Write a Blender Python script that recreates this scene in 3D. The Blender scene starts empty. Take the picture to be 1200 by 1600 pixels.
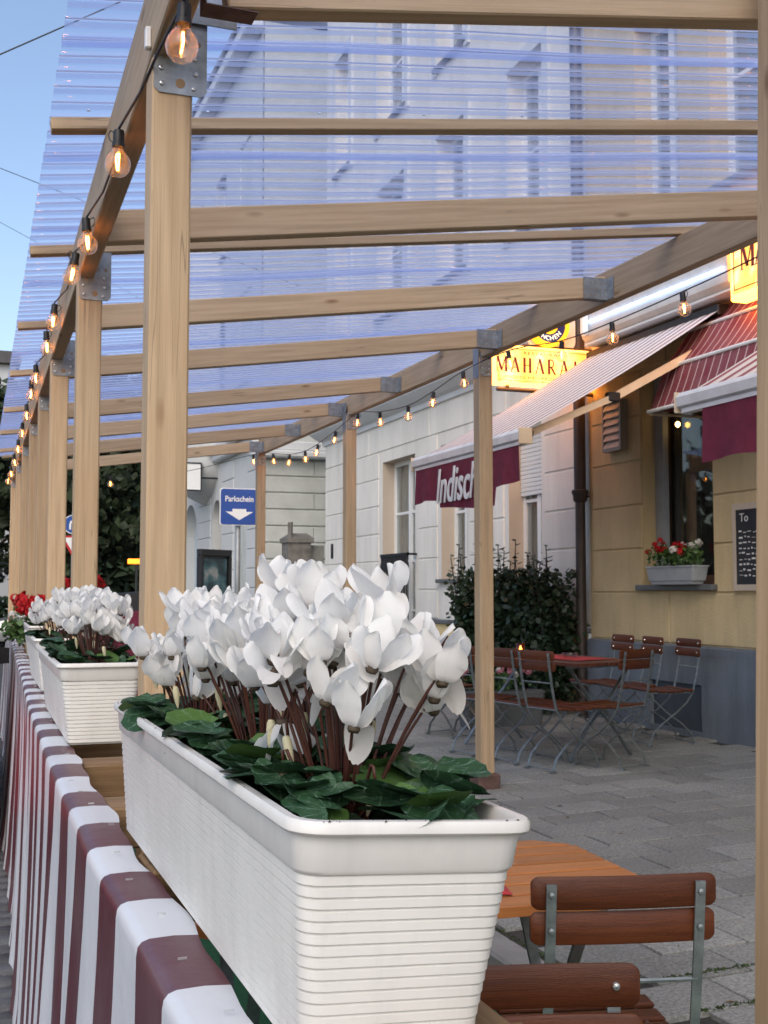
import bpy, bmesh, math, random
from math import sin, cos, pi, radians, tan, atan2, sqrt
from mathutils import Vector, Matrix, Euler

# ------------------------------------------------------------------ camera, sky, sun, exposure
S = bpy.context.scene
COL = S.collection
cam_d = bpy.data.cameras.new('camera')
cam = bpy.data.objects.new('camera', cam_d); COL.objects.link(cam)
cam_d.lens = 41.6; cam_d.sensor_width = 36; cam_d.sensor_fit = 'AUTO'
cam_d.clip_start = 0.05; cam_d.clip_end = 3000
cam.location = (0, 0, 1.5)
cam.rotation_euler = (radians(90 + 3.8), 0, radians(-20.2))
cam_d.dof.use_dof = True; cam_d.dof.focus_distance = 1.35; cam_d.dof.aperture_fstop = 36
S.camera = cam
SUN_EL, SUN_AZ = radians(42), radians(210)     # azimuth clockwise from +Y: behind the camera, veiled by haze
W = bpy.data.worlds.new('World'); S.world = W; W.use_nodes = True
wn = W.node_tree.nodes; wl = W.node_tree.links
bg = wn['Background']
sky = wn.new('ShaderNodeTexSky'); sky.sky_type = 'NISHITA'; sky.sun_disc = False
sky.sun_elevation = SUN_EL; sky.sun_rotation = SUN_AZ
sky.altitude = 500; sky.air_density = 1.0; sky.dust_density = 4.0; sky.ozone_density = 0.5
wl.new(sky.outputs[0], bg.inputs['Color']); bg.inputs['Strength'].default_value = 0.15
sd = bpy.data.lights.new('sun', 'SUN'); sd.energy = 0.12; sd.angle = radians(60); sd.color = (1, .97, .93)
sun = bpy.data.objects.new('sun', sd); COL.objects.link(sun)
dsun = Vector((sin(SUN_AZ) * cos(SUN_EL), cos(SUN_AZ) * cos(SUN_EL), sin(SUN_EL)))
sun.rotation_euler = dsun.to_track_quat('Z', 'Y').to_euler()
vs = S.view_settings
vs.view_transform = 'Standard'; vs.look = 'None'; vs.gamma = 1; vs.use_curve_mapping = False
vs.exposure = 0.74
S.cycles.max_bounces = 10; S.cycles.transparent_max_bounces = 40; S.cycles.caustics_refractive = True
R = random.Random(7)

# ------------------------------------------------------------------ helpers
class MB:
    def __init__(s): s.v = []; s.f = []
    def add(s, vs, fs):
        n = len(s.v); s.v += [tuple(v) for v in vs]; s.f += [tuple(i + n for i in f) for f in fs]; return s
    def box(s, x0, x1, y0, y1, z0, z1):
        v = [(x0,y0,z0),(x1,y0,z0),(x1,y1,z0),(x0,y1,z0),(x0,y0,z1),(x1,y0,z1),(x1,y1,z1),(x0,y1,z1)]
        return s.add(v, [(3,2,1,0),(4,5,6,7),(0,1,5,4),(1,2,6,5),(2,3,7,6),(3,0,4,7)])
    def cbox(s, x0, x1, y0, y1, z0, z1, c=.004):
        # chamfered box
        cx, cy, cz = (x0+x1)/2, (y0+y1)/2, (z0+z1)/2; hx, hy, hz = abs(x1-x0)/2, abs(y1-y0)/2, abs(z1-z0)/2
        c = min(c, hx*.8, hy*.8, hz*.8)
        v = []; idx = {}
        for sx in (-1,1):
            for sy in (-1,1):
                for sz in (-1,1):
                    for a in range(3):
                        p = [hx, hy, hz]
                        for b in range(3):
                            if b != a: p[b] -= c
                        idx[(sx,sy,sz,a)] = len(v); v.append((cx+sx*p[0], cy+sy*p[1], cz+sz*p[2]))
        f = []
        for a in range(3):
            for sg in (-1,1):
                o = [b for b in range(3) if b != a]
                q = []
                for u, w in ((-1,-1),(1,-1),(1,1),(-1,1)):
                    k = [0,0,0]; k[a] = sg; k[o[0]] = u; k[o[1]] = w; q.append(idx[(k[0],k[1],k[2],a)])
                flip = (sg < 0) ^ (a == 1)
                f.append(tuple(q[::-1]) if flip else tuple(q))
        for a in range(3):       # edges parallel to axis a
            o = [b for b in range(3) if b != a]
            for u in (-1,1):
                for w in (-1,1):
                    def I(sa, ax):
                        k=[0,0,0]; k[a]=sa; k[o[0]]=u; k[o[1]]=w; return idx[(k[0],k[1],k[2],ax)]
                    q = [I(-1,o[0]), I(1,o[0]), I(1,o[1]), I(-1,o[1])]
                    flip = (u*w > 0) ^ (a == 1)
                    f.append(tuple(q[::-1]) if not flip else tuple(q))
        for sx in (-1,1):
            for sy in (-1,1):
                for sz in (-1,1):
                    q = [idx[(sx,sy,sz,a)] for a in range(3)]
                    f.append(tuple(q) if sx*sy*sz > 0 else tuple(q[::-1]))
        return s.add(v, f)
    def tube(s, path, r, n=8, cap=True):
        P = [Vector(p) for p in path]; rr = r if isinstance(r, (list, tuple)) else [r]*len(P)
        t0 = (P[1]-P[0]).normalized(); u = t0.orthogonal().normalized(); v = []; f = []
        for i, p in enumerate(P):
            t = ((P[min(i+1,len(P)-1)] - P[max(i-1,0)])).normalized()
            u = (u - t*u.dot(t)); u = u.normalized() if u.length > 1e-6 else t.orthogonal().normalized()
            w = t.cross(u)
            for k in range(n):
                a = 2*pi*k/n; v.append(p + (u*cos(a) + w*sin(a))*rr[i])
        for i in range(len(P)-1):
            for k in range(n):
                a = i*n+k; b = i*n+(k+1)%n; f.append((a, b, b+n, a+n))
        if cap: f.append(tuple(range(n))[::-1]); f.append(tuple((len(P)-1)*n+k for k in range(n)))
        return s.add(v, f)
    def ribbon(s, path, w, t, side):
        # flat bar swept along path; width w along "side" axis, thickness t in the bending plane
        P = [Vector(p) for p in path]; sd_ = Vector(side).normalized(); v = []; f = []
        for i, p in enumerate(P):
            tg = (P[min(i+1,len(P)-1)] - P[max(i-1,0)]).normalized(); nn = tg.cross(sd_).normalized()
            for a, b in ((-1,-1),(1,-1),(1,1),(-1,1)): v.append(p + sd_*(a*w/2) + nn*(b*t/2))
        for i in range(len(P)-1):
            for k in range(4):
                a = i*4+k; b = i*4+(k+1)%4; f.append((a, b, b+4, a+4))
        f.append((3,2,1,0)); m = (len(P)-1)*4; f.append((m,m+1,m+2,m+3))
        return s.add(v, f)
    def lathe(s, prof, n=16, c=(0,0,0), axis='z'):
        v = []; f = []
        for r, z in prof:
            for k in range(n):
                a = 2*pi*k/n; x, y = r*cos(a), r*sin(a)
                p = (x, y, z) if axis == 'z' else (x, z, y) if axis == 'y' else (z, x, y)
                v.append((p[0]+c[0], p[1]+c[1], p[2]+c[2]))
        for i in range(len(prof)-1):
            for k in range(n):
                a = i*n+k; b = i*n+(k+1)%n; f.append((a, b, b+n, a+n))
        return s.add(v, f)
    def loft(s, rings, cap0=True, cap1=True, closed=True):
        n = len(rings[0]); v = [p for r in rings for p in r]; f = []
        for i in range(len(rings)-1):
            for k in range(n if closed else n-1):
                a = i*n+k; b = i*n+(k+1)%n; f.append((a, b, b+n, a+n))
        if cap0: f.append(tuple(range(n))[::-1])
        if cap1: f.append(tuple((len(rings)-1)*n+k for k in range(n)))
        return s.add(v, f)
    def xf(s, M):
        s.v = [tuple(M @ Vector(p)) for p in s.v]; return s
    def join(s, o, M=None):
        return s.add([M @ Vector(p) for p in o.v] if M else o.v, o.f)

def mesh(name, mb, mat=None, smooth=False, autofix=True):
    m = bpy.data.meshes.new(name); m.from_pydata(mb.v, [], mb.f)
    if autofix:
        b = bmesh.new(); b.from_mesh(m); bmesh.ops.recalc_face_normals(b, faces=b.faces); b.to_mesh(m); b.free()
    if smooth:
        m.polygons.foreach_set('use_smooth', [True]*len(m.polygons))
        if smooth == 'auto':
            try: m.set_sharp_from_angle(angle=radians(40))
            except Exception: pass
    if mat: m.materials.append(mat)
    m.update(); return m
def link(name, data, parent=None, loc=None, rot=None, world=False):
    o = bpy.data.objects.new(name, data); COL.objects.link(o)
    if parent: o.parent = parent
    if world and parent:
        q = parent; off = Vector((0,0,0))
        while q: off += q.location; q = q.parent
        o.location = Vector(loc or (0,0,0)) - off
    elif loc is not None: o.location = loc
    if rot is not None: o.rotation_euler = rot
    return o
def obj(name, mb, mat, parent=None, loc=None, rot=None, smooth=False, world=False, autofix=True):
    return link(name, mesh(name, mb, mat, smooth, autofix), parent, loc, rot, world)
def tag(o, label=None, cat=None, group=None, kind=None):
    if label: o['label'] = label
    if cat: o['category'] = cat
    if group: o['group'] = group
    if kind: o['kind'] = kind
    return o
def thing(name, label, cat, loc=(0,0,0), rotz=0, group=None):
    o = bpy.data.objects.new(name, None); COL.objects.link(o); o.empty_display_size = .1
    o.location = loc; o.rotation_euler = (0,0,rotz)
    return tag(o, label, cat, group)
def copy_tree(o, parent=None):
    c = o.copy(); COL.objects.link(c)
    if parent: c.parent = parent
    for ch in list(o.children): copy_tree(ch, c)
    return c
def structure(name, mb, mat, smooth=False):
    return tag(obj(name, mb, mat, smooth=smooth), kind='structure')

# smooth the sagging cable
def catmull(P, n=4):
    P = [Vector(p) for p in P]; o = []
    for i in range(len(P)-1):
        p0, p1, p2, p3 = P[max(i-1,0)], P[i], P[i+1], P[min(i+2,len(P)-1)]
        for k in range(n):
            t = k/n; o.append(.5*((2*p1) + (p2-p0)*t + (2*p0-5*p1+4*p2-p3)*t*t + (3*p1-p0-3*p2+p3)*t**3))
    o.append(P[-1]); return o

# ------------------------------------------------------------------ materials
def newmat(name):
    m = bpy.data.materials.new(name); m.use_nodes = True
    nt = m.node_tree; return m, nt.nodes, nt.links, nt.nodes['Principled BSDF']
def noise(n, l, vec, scale, detail=4, rough=.55):
    t = n.new('ShaderNodeTexNoise'); t.inputs['Scale'].default_value = scale; t.inputs['Detail'].default_value = detail
    t.inputs['Roughness'].default_value = rough
    if vec is not None: l.new(vec, t.inputs['Vector'])
    return t.outputs['Fac']
def ramp(n, l, fac, stops):
    r = n.new('ShaderNodeValToRGB'); e = r.color_ramp.elements
    while len(e) < len(stops): e.new(.5)
    for i, (p, c) in enumerate(stops):
        e[i].position = p; e[i].color = (*c, 1) if len(c) == 3 else c
    l.new(fac, r.inputs['Fac']); return r.outputs['Color']
def mapr(n, l, val, a, b, c, d):
    m = n.new('ShaderNodeMapRange'); l.new(val, m.inputs[0])
    for i, x in enumerate((a,b,c,d)): m.inputs[i+1].default_value = x
    return m.outputs[0]
def math_(n, l, op, a, b=None):
    m = n.new('ShaderNodeMath'); m.operation = op
    for i, x in enumerate((a, b)):
        if x is None: continue
        if isinstance(x, (int, float)): m.inputs[i].default_value = x
        else: l.new(x, m.inputs[i])
    return m.outputs[0]
def mixc(n, l, fac, a, b, mode='MIX'):
    m = n.new('ShaderNodeMix'); m.data_type = 'RGBA'; m.blend_type = mode
    for k, x in ((0, fac), (6, a), (7, b)):
        if isinstance(x, (int, float)): m.inputs[k].default_value = x
        elif isinstance(x, (tuple, list)): m.inputs[k].default_value = (*x, 1)
        else: l.new(x, m.inputs[k])
    return m.outputs[2]
def bump(n, l, p, h, strength, dist=.01):
    b = n.new('ShaderNodeBump'); b.inputs['Strength'].default_value = strength; b.inputs['Distance'].default_value = dist
    l.new(h, b.inputs['Height']); l.new(b.outputs[0], p.inputs['Normal'])
def plain(name, col, rough=.6, metal=0, var=.12, scale=6, bumpk=0, bscale=60, rand=0, spec=.5, coord='Object', stain=0):
    m, n, l, p = newmat(name)
    tc = n.new('ShaderNodeTexCoord')
    f = noise(n, l, tc.outputs[coord], scale, 5)
    k = mapr(n, l, f, .3, .7, 1-var, 1+var)
    if rand:
        oi = n.new('ShaderNodeObjectInfo'); k = math_(n, l, 'MULTIPLY', k, mapr(n, l, oi.outputs['Random'], 0, 1, 1-rand, 1+rand))
    if stain:      # rain streaks and dirt
        mp = n.new('ShaderNodeMapping'); mp.inputs['Scale'].default_value = (1, 1, .16); l.new(tc.outputs[coord], mp.inputs['Vector'])
        f4 = noise(n, l, mp.outputs[0], scale*2.6, 6, .65); k = math_(n, l, 'MULTIPLY', k, mapr(n, l, f4, .42, .70, 1, 1-stain))
    v = n.new('ShaderNodeVectorMath'); v.operation = 'SCALE'; v.inputs[0].default_value = col; l.new(k, v.inputs['Scale'])
    l.new(v.outputs[0], p.inputs['Base Color'])
    p.inputs['Roughness'].default_value = rough; p.inputs['Metallic'].default_value = metal
    p.inputs['Specular IOR Level'].default_value = spec
    if bumpk:
        f2 = noise(n, l, tc.outputs[coord], bscale, 6, .65); bump(n, l, p, f2, bumpk, .01)
    return m
def emit(name, col, s):
    m, n, l, p = newmat(name); p.inputs['Base Color'].default_value = (*col, 1)
    p.inputs['Emission Color'].default_value = (*col, 1); p.inputs['Emission Strength'].default_value = s
    return m
def wood(name, light, dark, stretch=(1.2, 34, 34), rough=.62, knots=True, rand=.17):
    m, n, l, p = newmat(name)
    tc = n.new('ShaderNodeTexCoord'); oi = n.new('ShaderNodeObjectInfo')
    off = n.new('ShaderNodeVectorMath'); off.operation = 'SCALE'; off.inputs[0].default_value = (13, 7, 5); l.new(oi.outputs['Random'], off.inputs['Scale'])
    ad = n.new('ShaderNodeVectorMath'); ad.operation = 'ADD'; l.new(tc.outputs['Object'], ad.inputs[0]); l.new(off.outputs[0], ad.inputs[1])
    mp = n.new('ShaderNodeMapping'); mp.inputs['Scale'].default_value = stretch; l.new(ad.outputs[0], mp.inputs['Vector'])
    f1 = noise(n, l, mp.outputs[0], 1.6, 6, .6)
    mp2 = n.new('ShaderNodeMapping'); mp2.inputs['Scale'].default_value = (stretch[0]*3, stretch[1]*9, stretch[2]*9); l.new(ad.outputs[0], mp2.inputs['Vector'])
    f2 = noise(n, l, mp2.outputs[0], 1.5, 3, .5)
    c = ramp(n, l, f1, [(.28, dark), (.45, tuple((a+b)/2 for a, b in zip(light, dark))), (.6, light), (.75, tuple(x*1.06 for x in light))])
    c = mixc(n, l, mapr(n, l, f2, .35, .7, 0, .35), c, tuple(x*.72 for x in light))
    f3 = noise(n, l, ad.outputs[0], 2.3, 3)
    c = mixc(n, l, mapr(n, l, f3, .45, .75, 0, .35), c, tuple(x*y for x, y in zip(light, (.82, .72, .6))))
    if knots:
        mk = n.new('ShaderNodeMapping'); mk.inputs['Scale'].default_value = (2.6, 9, 9); l.new(ad.outputs[0], mk.inputs['Vector'])
        vo = n.new('ShaderNodeTexVoronoi'); vo.inputs['Scale'].default_value = 1; l.new(mk.outputs[0], vo.inputs['Vector'])
        c = mixc(n, l, mapr(n, l, vo.outputs['Distance'], .04, .13, .8, 0), c, tuple(x*y for x, y in zip(dark, (.55, .42, .3))))
    m5 = n.new('ShaderNodeMapping'); m5.inputs['Scale'].default_value = (.9, 26, 26); l.new(ad.outputs[0], m5.inputs['Vector'])
    f5 = noise(n, l, m5.outputs[0], 1.0, 2, .4); f6 = noise(n, l, ad.outputs[0], 1.9, 2)
    ck = math_(n, l, 'MULTIPLY', mapr(n, l, math_(n, l, 'ABSOLUTE', math_(n, l, 'SUBTRACT', f5, .5)), .0, .010, 1, 0), mapr(n, l, f6, .54, .60, 0, .65))
    if knots: c = mixc(n, l, ck, c, tuple(x*.35 for x in dark))
    hs = n.new('ShaderNodeHueSaturation'); l.new(c, hs.inputs['Color']); l.new(mapr(n, l, oi.outputs['Random'], 0, 1, 1-rand, 1+rand), hs.inputs['Value'])
    l.new(hs.outputs[0], p.inputs['Base Color']); p.inputs['Roughness'].default_value = rough
    bump(n, l, p, f2, .25, .004)
    return m
M = {}
M['pine'] = wood('pine', (.53, .385, .235), (.37, .255, .145))
M['rawwood'] = wood('rawwood', (.26, .165, .085), (.12, .07, .03), rough=.85)
M['tablewood'] = wood('tablewood', (.44, .17, .05), (.31, .11, .03), stretch=(1.5, 26, 26), rough=.33, knots=False)
M['chairwood'] = wood('chairwood', (.115, .033, .012), (.06, .017, .007), stretch=(2.2, 60, 60), rough=.38, knots=False)
M['chairwood'].node_tree.nodes['Principled BSDF'].inputs['Specular IOR Level'].default_value = .3
M['steel'] = plain('galvanised steel', (.27, .305, .31), .42, .7, .25, 30)
M['zinc'] = plain('zinc plate', (.31, .335, .355), .42, .7, .25, 25, .1, 120)
M['rust'] = plain('rusty plate', (.15, .09, .075), .7, .4, .35, 18, .2, 90)
M['screw'] = plain('screw head', (.7, .72, .74), .3, .9)
M['hole'] = plain('bolt hole wood', (.33, .22, .12), .8)
M['plastic'] = plain('white planter plastic', (.72, .715, .68), .42, 0, .03, 9, .03, 300, stain=.10)
M['soil'] = plain('soil', (.03, .02, .013), .95, 0, .5, 60, 1, 90)
M['black'] = plain('black rubber', (.012, .012, .014), .5)
M['grey_plaster'] = plain('grey facade plaster', (.76, .735, .675), .85, 0, .06, 1.1, .35, 45, rand=.03, stain=.16)
M['yellow_plaster'] = plain('yellow facade plaster', (.57, .455, .26), .9, 0, .10, 1.4, .6, 38, rand=.06, stain=.2)
M['cream_plaster'] = plain('cream base plaster', (.72, .56, .29), .85, 0, .05, 1.4, .3, 40)
M['reveal'] = plain('beige reveal', (.50, .43, .35), .85, 0, .05, 2)
M['plinth'] = plain('blue grey plinth', (.15, .18, .215), .8, 0, .14, 1.8, .4, 50, stain=.3)
M['stone_wall'] = plain('pale ashlar', (.50, .52, .49), .9, 0, .09, 3, .7, 25, rand=.05)
M['far_plaster'] = plain('far white plaster', (.55, .57, .57), .85, 0, .06, .8, .2, 20, rand=.03)
M['blue_door'] = plain('pale blue paint', (.42, .52, .60), .5, 0, .05, 2)
M['cornice'] = plain('cornice paint', (.60, .62, .63), .7, 0, .06, 2, .1, 40)
M['whitepaint'] = plain('white window paint', (.78, .79, .78), .4, 0, .03, 4)
M['slate'] = plain('slate sill', (.11, .12, .125), .55, 0, .15, 6)
M['dark_metal'] = plain('dark iron', (.02, .023, .027), .45, .3, .2, 20)
M['pipe'] = plain('brown downpipe', (.055, .042, .038), .45, .2, .2, 5)
M['beige_metal'] = plain('beige coated metal', (.60, .50, .36), .4)
M['white_metal'] = plain('white coated metal', (.74, .75, .75), .35)
M['concrete'] = plain('kerb concrete', (.27, .265, .25), .9, 0, .15, 6, .5, 70, rand=.08)
M['old_stone'] = plain('weathered pillar stone', (.16, .15, .135), .95, 0, .35, 7, .8, 30)
M['asphalt'] = plain('asphalt', (.055, .057, .06), .9, 0, .2, 20, .6, 220)
M['cobble'] = plain('basalt cobble', (.085, .09, .095), .7, 0, .2, 30, .5, 90, rand=.3)
M['roof_tile'] = plain('dark roof', (.09, .085, .085), .8, 0, .2, 4)
M['bark'] = plain('bark', (.05, .04, .03), .95, 0, .4, 20, 1, 40)
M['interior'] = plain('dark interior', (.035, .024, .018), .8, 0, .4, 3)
M['curtain'] = plain('net curtain', (.33, .33, .31), .9, 0, .1, 5)
M['brown_frame'] = plain('brown timber frame', (.17, .095, .055), .5, 0, .2, 9)
M['shutter'] = plain('roller shutter slat', (.70, .71, .70), .45, 0, .03, 8)
M['chalk'] = plain('chalk', (.7, .7, .68), .9)
M['slate_board'] = plain('chalkboard', (.02, .023, .03), .7, 0, .3, 6)
M['sign_blue'] = plain('sign blue', (.012, .075, .33), .35, 0, .05, 3)
M['sign_white'] = plain('sign white', (.8, .82, .82), .35, 0, .03, 3)
M['sign_red'] = plain('sign red', (.5, .02, .03), .35)
M['pole_grey'] = plain('grey pole', (.30, .32, .33), .5, .5, .12, 8)
M['turf'] = plain('green turf mat', (.02, .17, .07), .9, 0, .2, 40, 1, 400)
M['moss'] = plain('moss', (.05, .085, .02), .95, 0, .4, 60, 1, 200)
M['red_cloth'] = plain('red table runner', (.42, .035, .04), .8, 0, .12, 20)
M['red_paint'] = plain('red car paint', (.36, .012, .014), .25)
M['dark_paint'] = plain('dark car paint', (.018, .02, .025), .2)
M['silver_paint'] = plain('silver car paint', (.35, .36, .37), .25, .5)
M['led'] = emit('led tube', (.42, .62, 1.0), 5.0)
M['filament'] = emit('glowing filament', (1.0, .33, .045), 34)
M['orange_light'] = emit('orange lit sign', (1.0, .25, .02), 1.8)
M['blue_light'] = emit('blue lit sign', (.15, .45, 1.0), .8)
M['candle'] = emit('candle flame', (1.0, .45, .1), 14)
M['warm_lamp'] = emit('warm lamp', (1.0, .55, .15), 9)
M['headlight'] = emit('headlight glow', (.8, .9, 1.0), 1.6)
M['sign_panel'] = emit('lit yellow sign panel', (1.0, .50, .115), 1.75)
M['sign_panel_hot'] = emit('lit sign tube glow', (1.0, .72, .3), 1.3)
M['sign_edge'] = emit('lit sign edge', (1.0, .34, .05), 6.0)
M['sign_letter'] = plain('sign red letters', (.26, .02, .008), .5)
M['sign_small'] = plain('sign small ochre letters', (.24, .10, .01), .5)
M['beer_yellow'] = emit('lit yellow disc', (1.0, .46, .015), .85)
M['beer_blue'] = plain('disc blue ring', (.02, .02, .12), .4)
M['beer_white'] = emit('lit white letters', (1, .88, .6), .8)

def noise_glow(m, mscale):          # uneven tubes behind the lit acrylic: light given off varies along the box
    n = m.node_tree.nodes; l = m.node_tree.links; p = n['Principled BSDF']
    tc = n.new('ShaderNodeTexCoord'); f = noise(n, l, tc.outputs['Object'], mscale, 2)
    l.new(ramp(n, l, f, [(.36, (.72, .34, .040)), (.52, (1.0, .52, .13)), (.66, (1.35, .80, .36))]), p.inputs['Emission Color']); p.inputs['Emission Strength'].default_value = 1.15
noise_glow(M['sign_panel'], 5.5)

def glass_sheet(name, tint, refl_rough=.05, base_refl=.06):
    m, n, l, p = newmat(name); n.remove(p); out = n['Material Output']
    tr = n.new('ShaderNodeBsdfTransparent'); tr.inputs[0].default_value = (*tint, 1)
    gl = n.new('ShaderNodeBsdfGlossy'); gl.inputs['Roughness'].default_value = refl_rough; gl.inputs['Color'].default_value = (1,1,1,1)
    lw = n.new('ShaderNodeLayerWeight'); lw.inputs['Blend'].default_value = .5
    fk = mapr(n, l, math_(n, l, 'POWER', lw.outputs['Facing'], 4.0), 0, 1, .045, .75)
    mx = n.new('ShaderNodeMixShader'); l.new(fk, mx.inputs[0]); l.new(tr.outputs[0], mx.inputs[1]); l.new(gl.outputs[0], mx.inputs[2])
    l.new(mx.outputs[0], out.inputs['Surface']); return m
def lamp_glass():
    m, n, l, p = newmat('bulb glass'); n.remove(p); out = n['Material Output']
    tr = n.new('ShaderNodeBsdfTransparent'); tr.inputs[0].default_value = (.96, .94, .90, 1)
    gl = n.new('ShaderNodeBsdfGlossy'); gl.inputs['Roughness'].default_value = .03
    tl = n.new('ShaderNodeBsdfTranslucent'); tl.inputs[0].default_value = (.9, .85, .75, 1)
    lw = n.new('ShaderNodeLayerWeight'); lw.inputs['Blend'].default_value = .5
    a = n.new('ShaderNodeMixShader'); a.inputs[0].default_value = .10; l.new(tr.outputs[0], a.inputs[1]); l.new(tl.outputs[0], a.inputs[2])
    b = n.new('ShaderNodeMixShader'); l.new(mapr(n, l, math_(n, l, 'POWER', lw.outputs['Facing'], 3.0), 0, 1, .06, .85), b.inputs[0]); l.new(a.outputs[0], b.inputs[1]); l.new(gl.outputs[0], b.inputs[2])
    l.new(b.outputs[0], out.inputs['Surface']); return m
M['bulb_glass'] = lamp_glass()
M['pane'] = glass_sheet('window pane', (.82, .85, .86), .02)
M['candle_glass'] = glass_sheet('candle glass', (.9, .6, .4), .05)
# clear corrugated PVC: clear face on, coloured bluish and milky at grazing angles to imitate refracted sky
def pvc():
    m, n, l, p = newmat('clear corrugated sheet'); n.remove(p); out = n['Material Output']
    tr = n.new('ShaderNodeBsdfTransparent'); tr.inputs[0].default_value = (.88, .915, .985, 1)
    tl = n.new('ShaderNodeBsdfTranslucent'); tl.inputs[0].default_value = (.51, .62, .97, 1)
    gl = n.new('ShaderNodeBsdfGlossy'); gl.inputs['Roughness'].default_value = .08; gl.inputs['Color'].default_value = (.80, .86, 1, 1)
    lw = n.new('ShaderNodeLayerWeight'); lw.inputs['Blend'].default_value = .5
    k = math_(n, l, 'POWER', lw.outputs['Facing'], 3.4)
    m1 = n.new('ShaderNodeMixShader'); l.new(mapr(n, l, k, 0, 1, .07, .95), m1.inputs[0]); l.new(tr.outputs[0], m1.inputs[1]); l.new(tl.outputs[0], m1.inputs[2])
    ge = n.new('ShaderNodeNewGeometry'); sx = n.new('ShaderNodeSeparateXYZ'); l.new(ge.outputs['True Normal'], sx.inputs[0])
    nz = math_(n, l, 'ABSOLUTE', sx.outputs['Z'])
    ms_ = n.new('ShaderNodeMixShader'); l.new(mapr(n, l, nz, .98, .70, 0, .62), ms_.inputs[0]); l.new(m1.outputs[0], ms_.inputs[1]); l.new(tl.outputs[0], ms_.inputs[2]); m1 = ms_  # steep wave sides get the same bluish mix in place of refracted sky
    m2 = n.new('ShaderNodeMixShader'); l.new(mapr(n, l, math_(n, l, 'POWER', lw.outputs['Facing'], 5.0), 0, 1, .03, .35), m2.inputs[0]); l.new(m1.outputs[0], m2.inputs[1]); l.new(gl.outputs[0], m2.inputs[2])
    l.new(m2.outputs[0], out.inputs['Surface']); return m
M['pvc'] = pvc()
def stripes(name, ca, cb, period, width, phase, axis='Y', rough=.45, bumpk=.1, transl=0):
    m, n, l, p = newmat(name)
    tc = n.new('ShaderNodeTexCoord'); sp = n.new('ShaderNodeSeparateXYZ'); l.new(tc.outputs['Object'], sp.inputs[0])
    a = math_(n, l, 'SUBTRACT', sp.outputs[axis], phase)
    a = math_(n, l, 'FLOORED_MODULO', a, period)
    f = math_(n, l, 'LESS_THAN', a, width)
    nz = noise(n, l, tc.outputs['Object'], 7, 4)
    c = mixc(n, l, f, ca, cb); c = mixc(n, l, mapr(n, l, nz, .3, .75, 0, .16), c, (.35, .33, .33))
    l.new(c, p.inputs['Base Color']); p.inputs['Roughness'].default_value = rough
    nb = noise(n, l, tc.outputs['Object'], 16, 3); bump(n, l, p, nb, bumpk, .02)
    return m
M['tarp'] = stripes('striped tarpaulin', (.10, .020, .030), (.68, .71, .75), .35, .175, 1.38, rough=.36, bumpk=.10)
M['awning_stripe'] = stripes('striped awning cloth', (.74, .68, .66), (.17, .06, .09), .155, .048, .0, rough=.8)
M['awning_stripe_wide'] = stripes('wide striped awning cloth', (.72, .66, .60), (.28, .05, .075), .17, .07, .02, rough=.8)
M['hood_stripe'] = stripes('maroon hood cloth', (.17, .022, .035), (.55, .40, .38), .105, .012, .0, rough=.8)
M['valance'] = plain('maroon valance cloth', (.155, .017, .042), .9, 0, .2, 14, .2, 60)
M['valance_plain'] = M['valance']

def petal_mat(name, col, trans, center=None):
    m, n, l, p = newmat(name); out = n['Material Output']
    tc = n.new('ShaderNodeTexCoord'); oi = n.new('ShaderNodeObjectInfo')
    mp = n.new('ShaderNodeMapping'); mp.inputs['Scale'].default_value = (260, 260, 24); l.new(tc.outputs['Object'], mp.inputs['Vector'])
    f = noise(n, l, mp.outputs[0], 1, 3)
    c = mixc(n, l, mapr(n, l, f, .35, .7, 0, .10), col, tuple(x*.72 for x in col))
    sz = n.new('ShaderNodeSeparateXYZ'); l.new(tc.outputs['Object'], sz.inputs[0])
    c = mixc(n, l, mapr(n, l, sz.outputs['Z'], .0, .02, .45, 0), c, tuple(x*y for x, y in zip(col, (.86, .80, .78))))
    hs = n.new('ShaderNodeHueSaturation'); l.new(c, hs.inputs['Color']); l.new(mapr(n, l, oi.outputs['Random'], 0, 1, .93, 1.03), hs.inputs['Value'])
    p.inputs['Roughness'].default_value = .55; l.new(hs.outputs[0], p.inputs['Base Color']); p.inputs['Specular IOR Level'].default_value = .25
    bump(n, l, p, f, .12, .002)
    tl = n.new('ShaderNodeBsdfTranslucent'); l.new(hs.outputs[0], tl.inputs[0])
    mx = n.new('ShaderNodeMixShader'); mx.inputs[0].default_value = trans
    l.new(p.outputs[0], mx.inputs[1]); l.new(tl.outputs[0], mx.inputs[2]); l.new(mx.outputs[0], out.inputs['Surface'])
    return m
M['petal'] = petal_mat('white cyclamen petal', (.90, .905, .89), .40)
M['cream_bud'] = petal_mat('cream bud', (.72, .70, .48), .2)
M['red_petal'] = petal_mat('red petal', (.50, .015, .02), .2)
M['pink_petal'] = petal_mat('pink petal', (.6, .25, .3), .2)
M['white_petal2'] = petal_mat('white small petal', (.75, .75, .72), .2)
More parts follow.
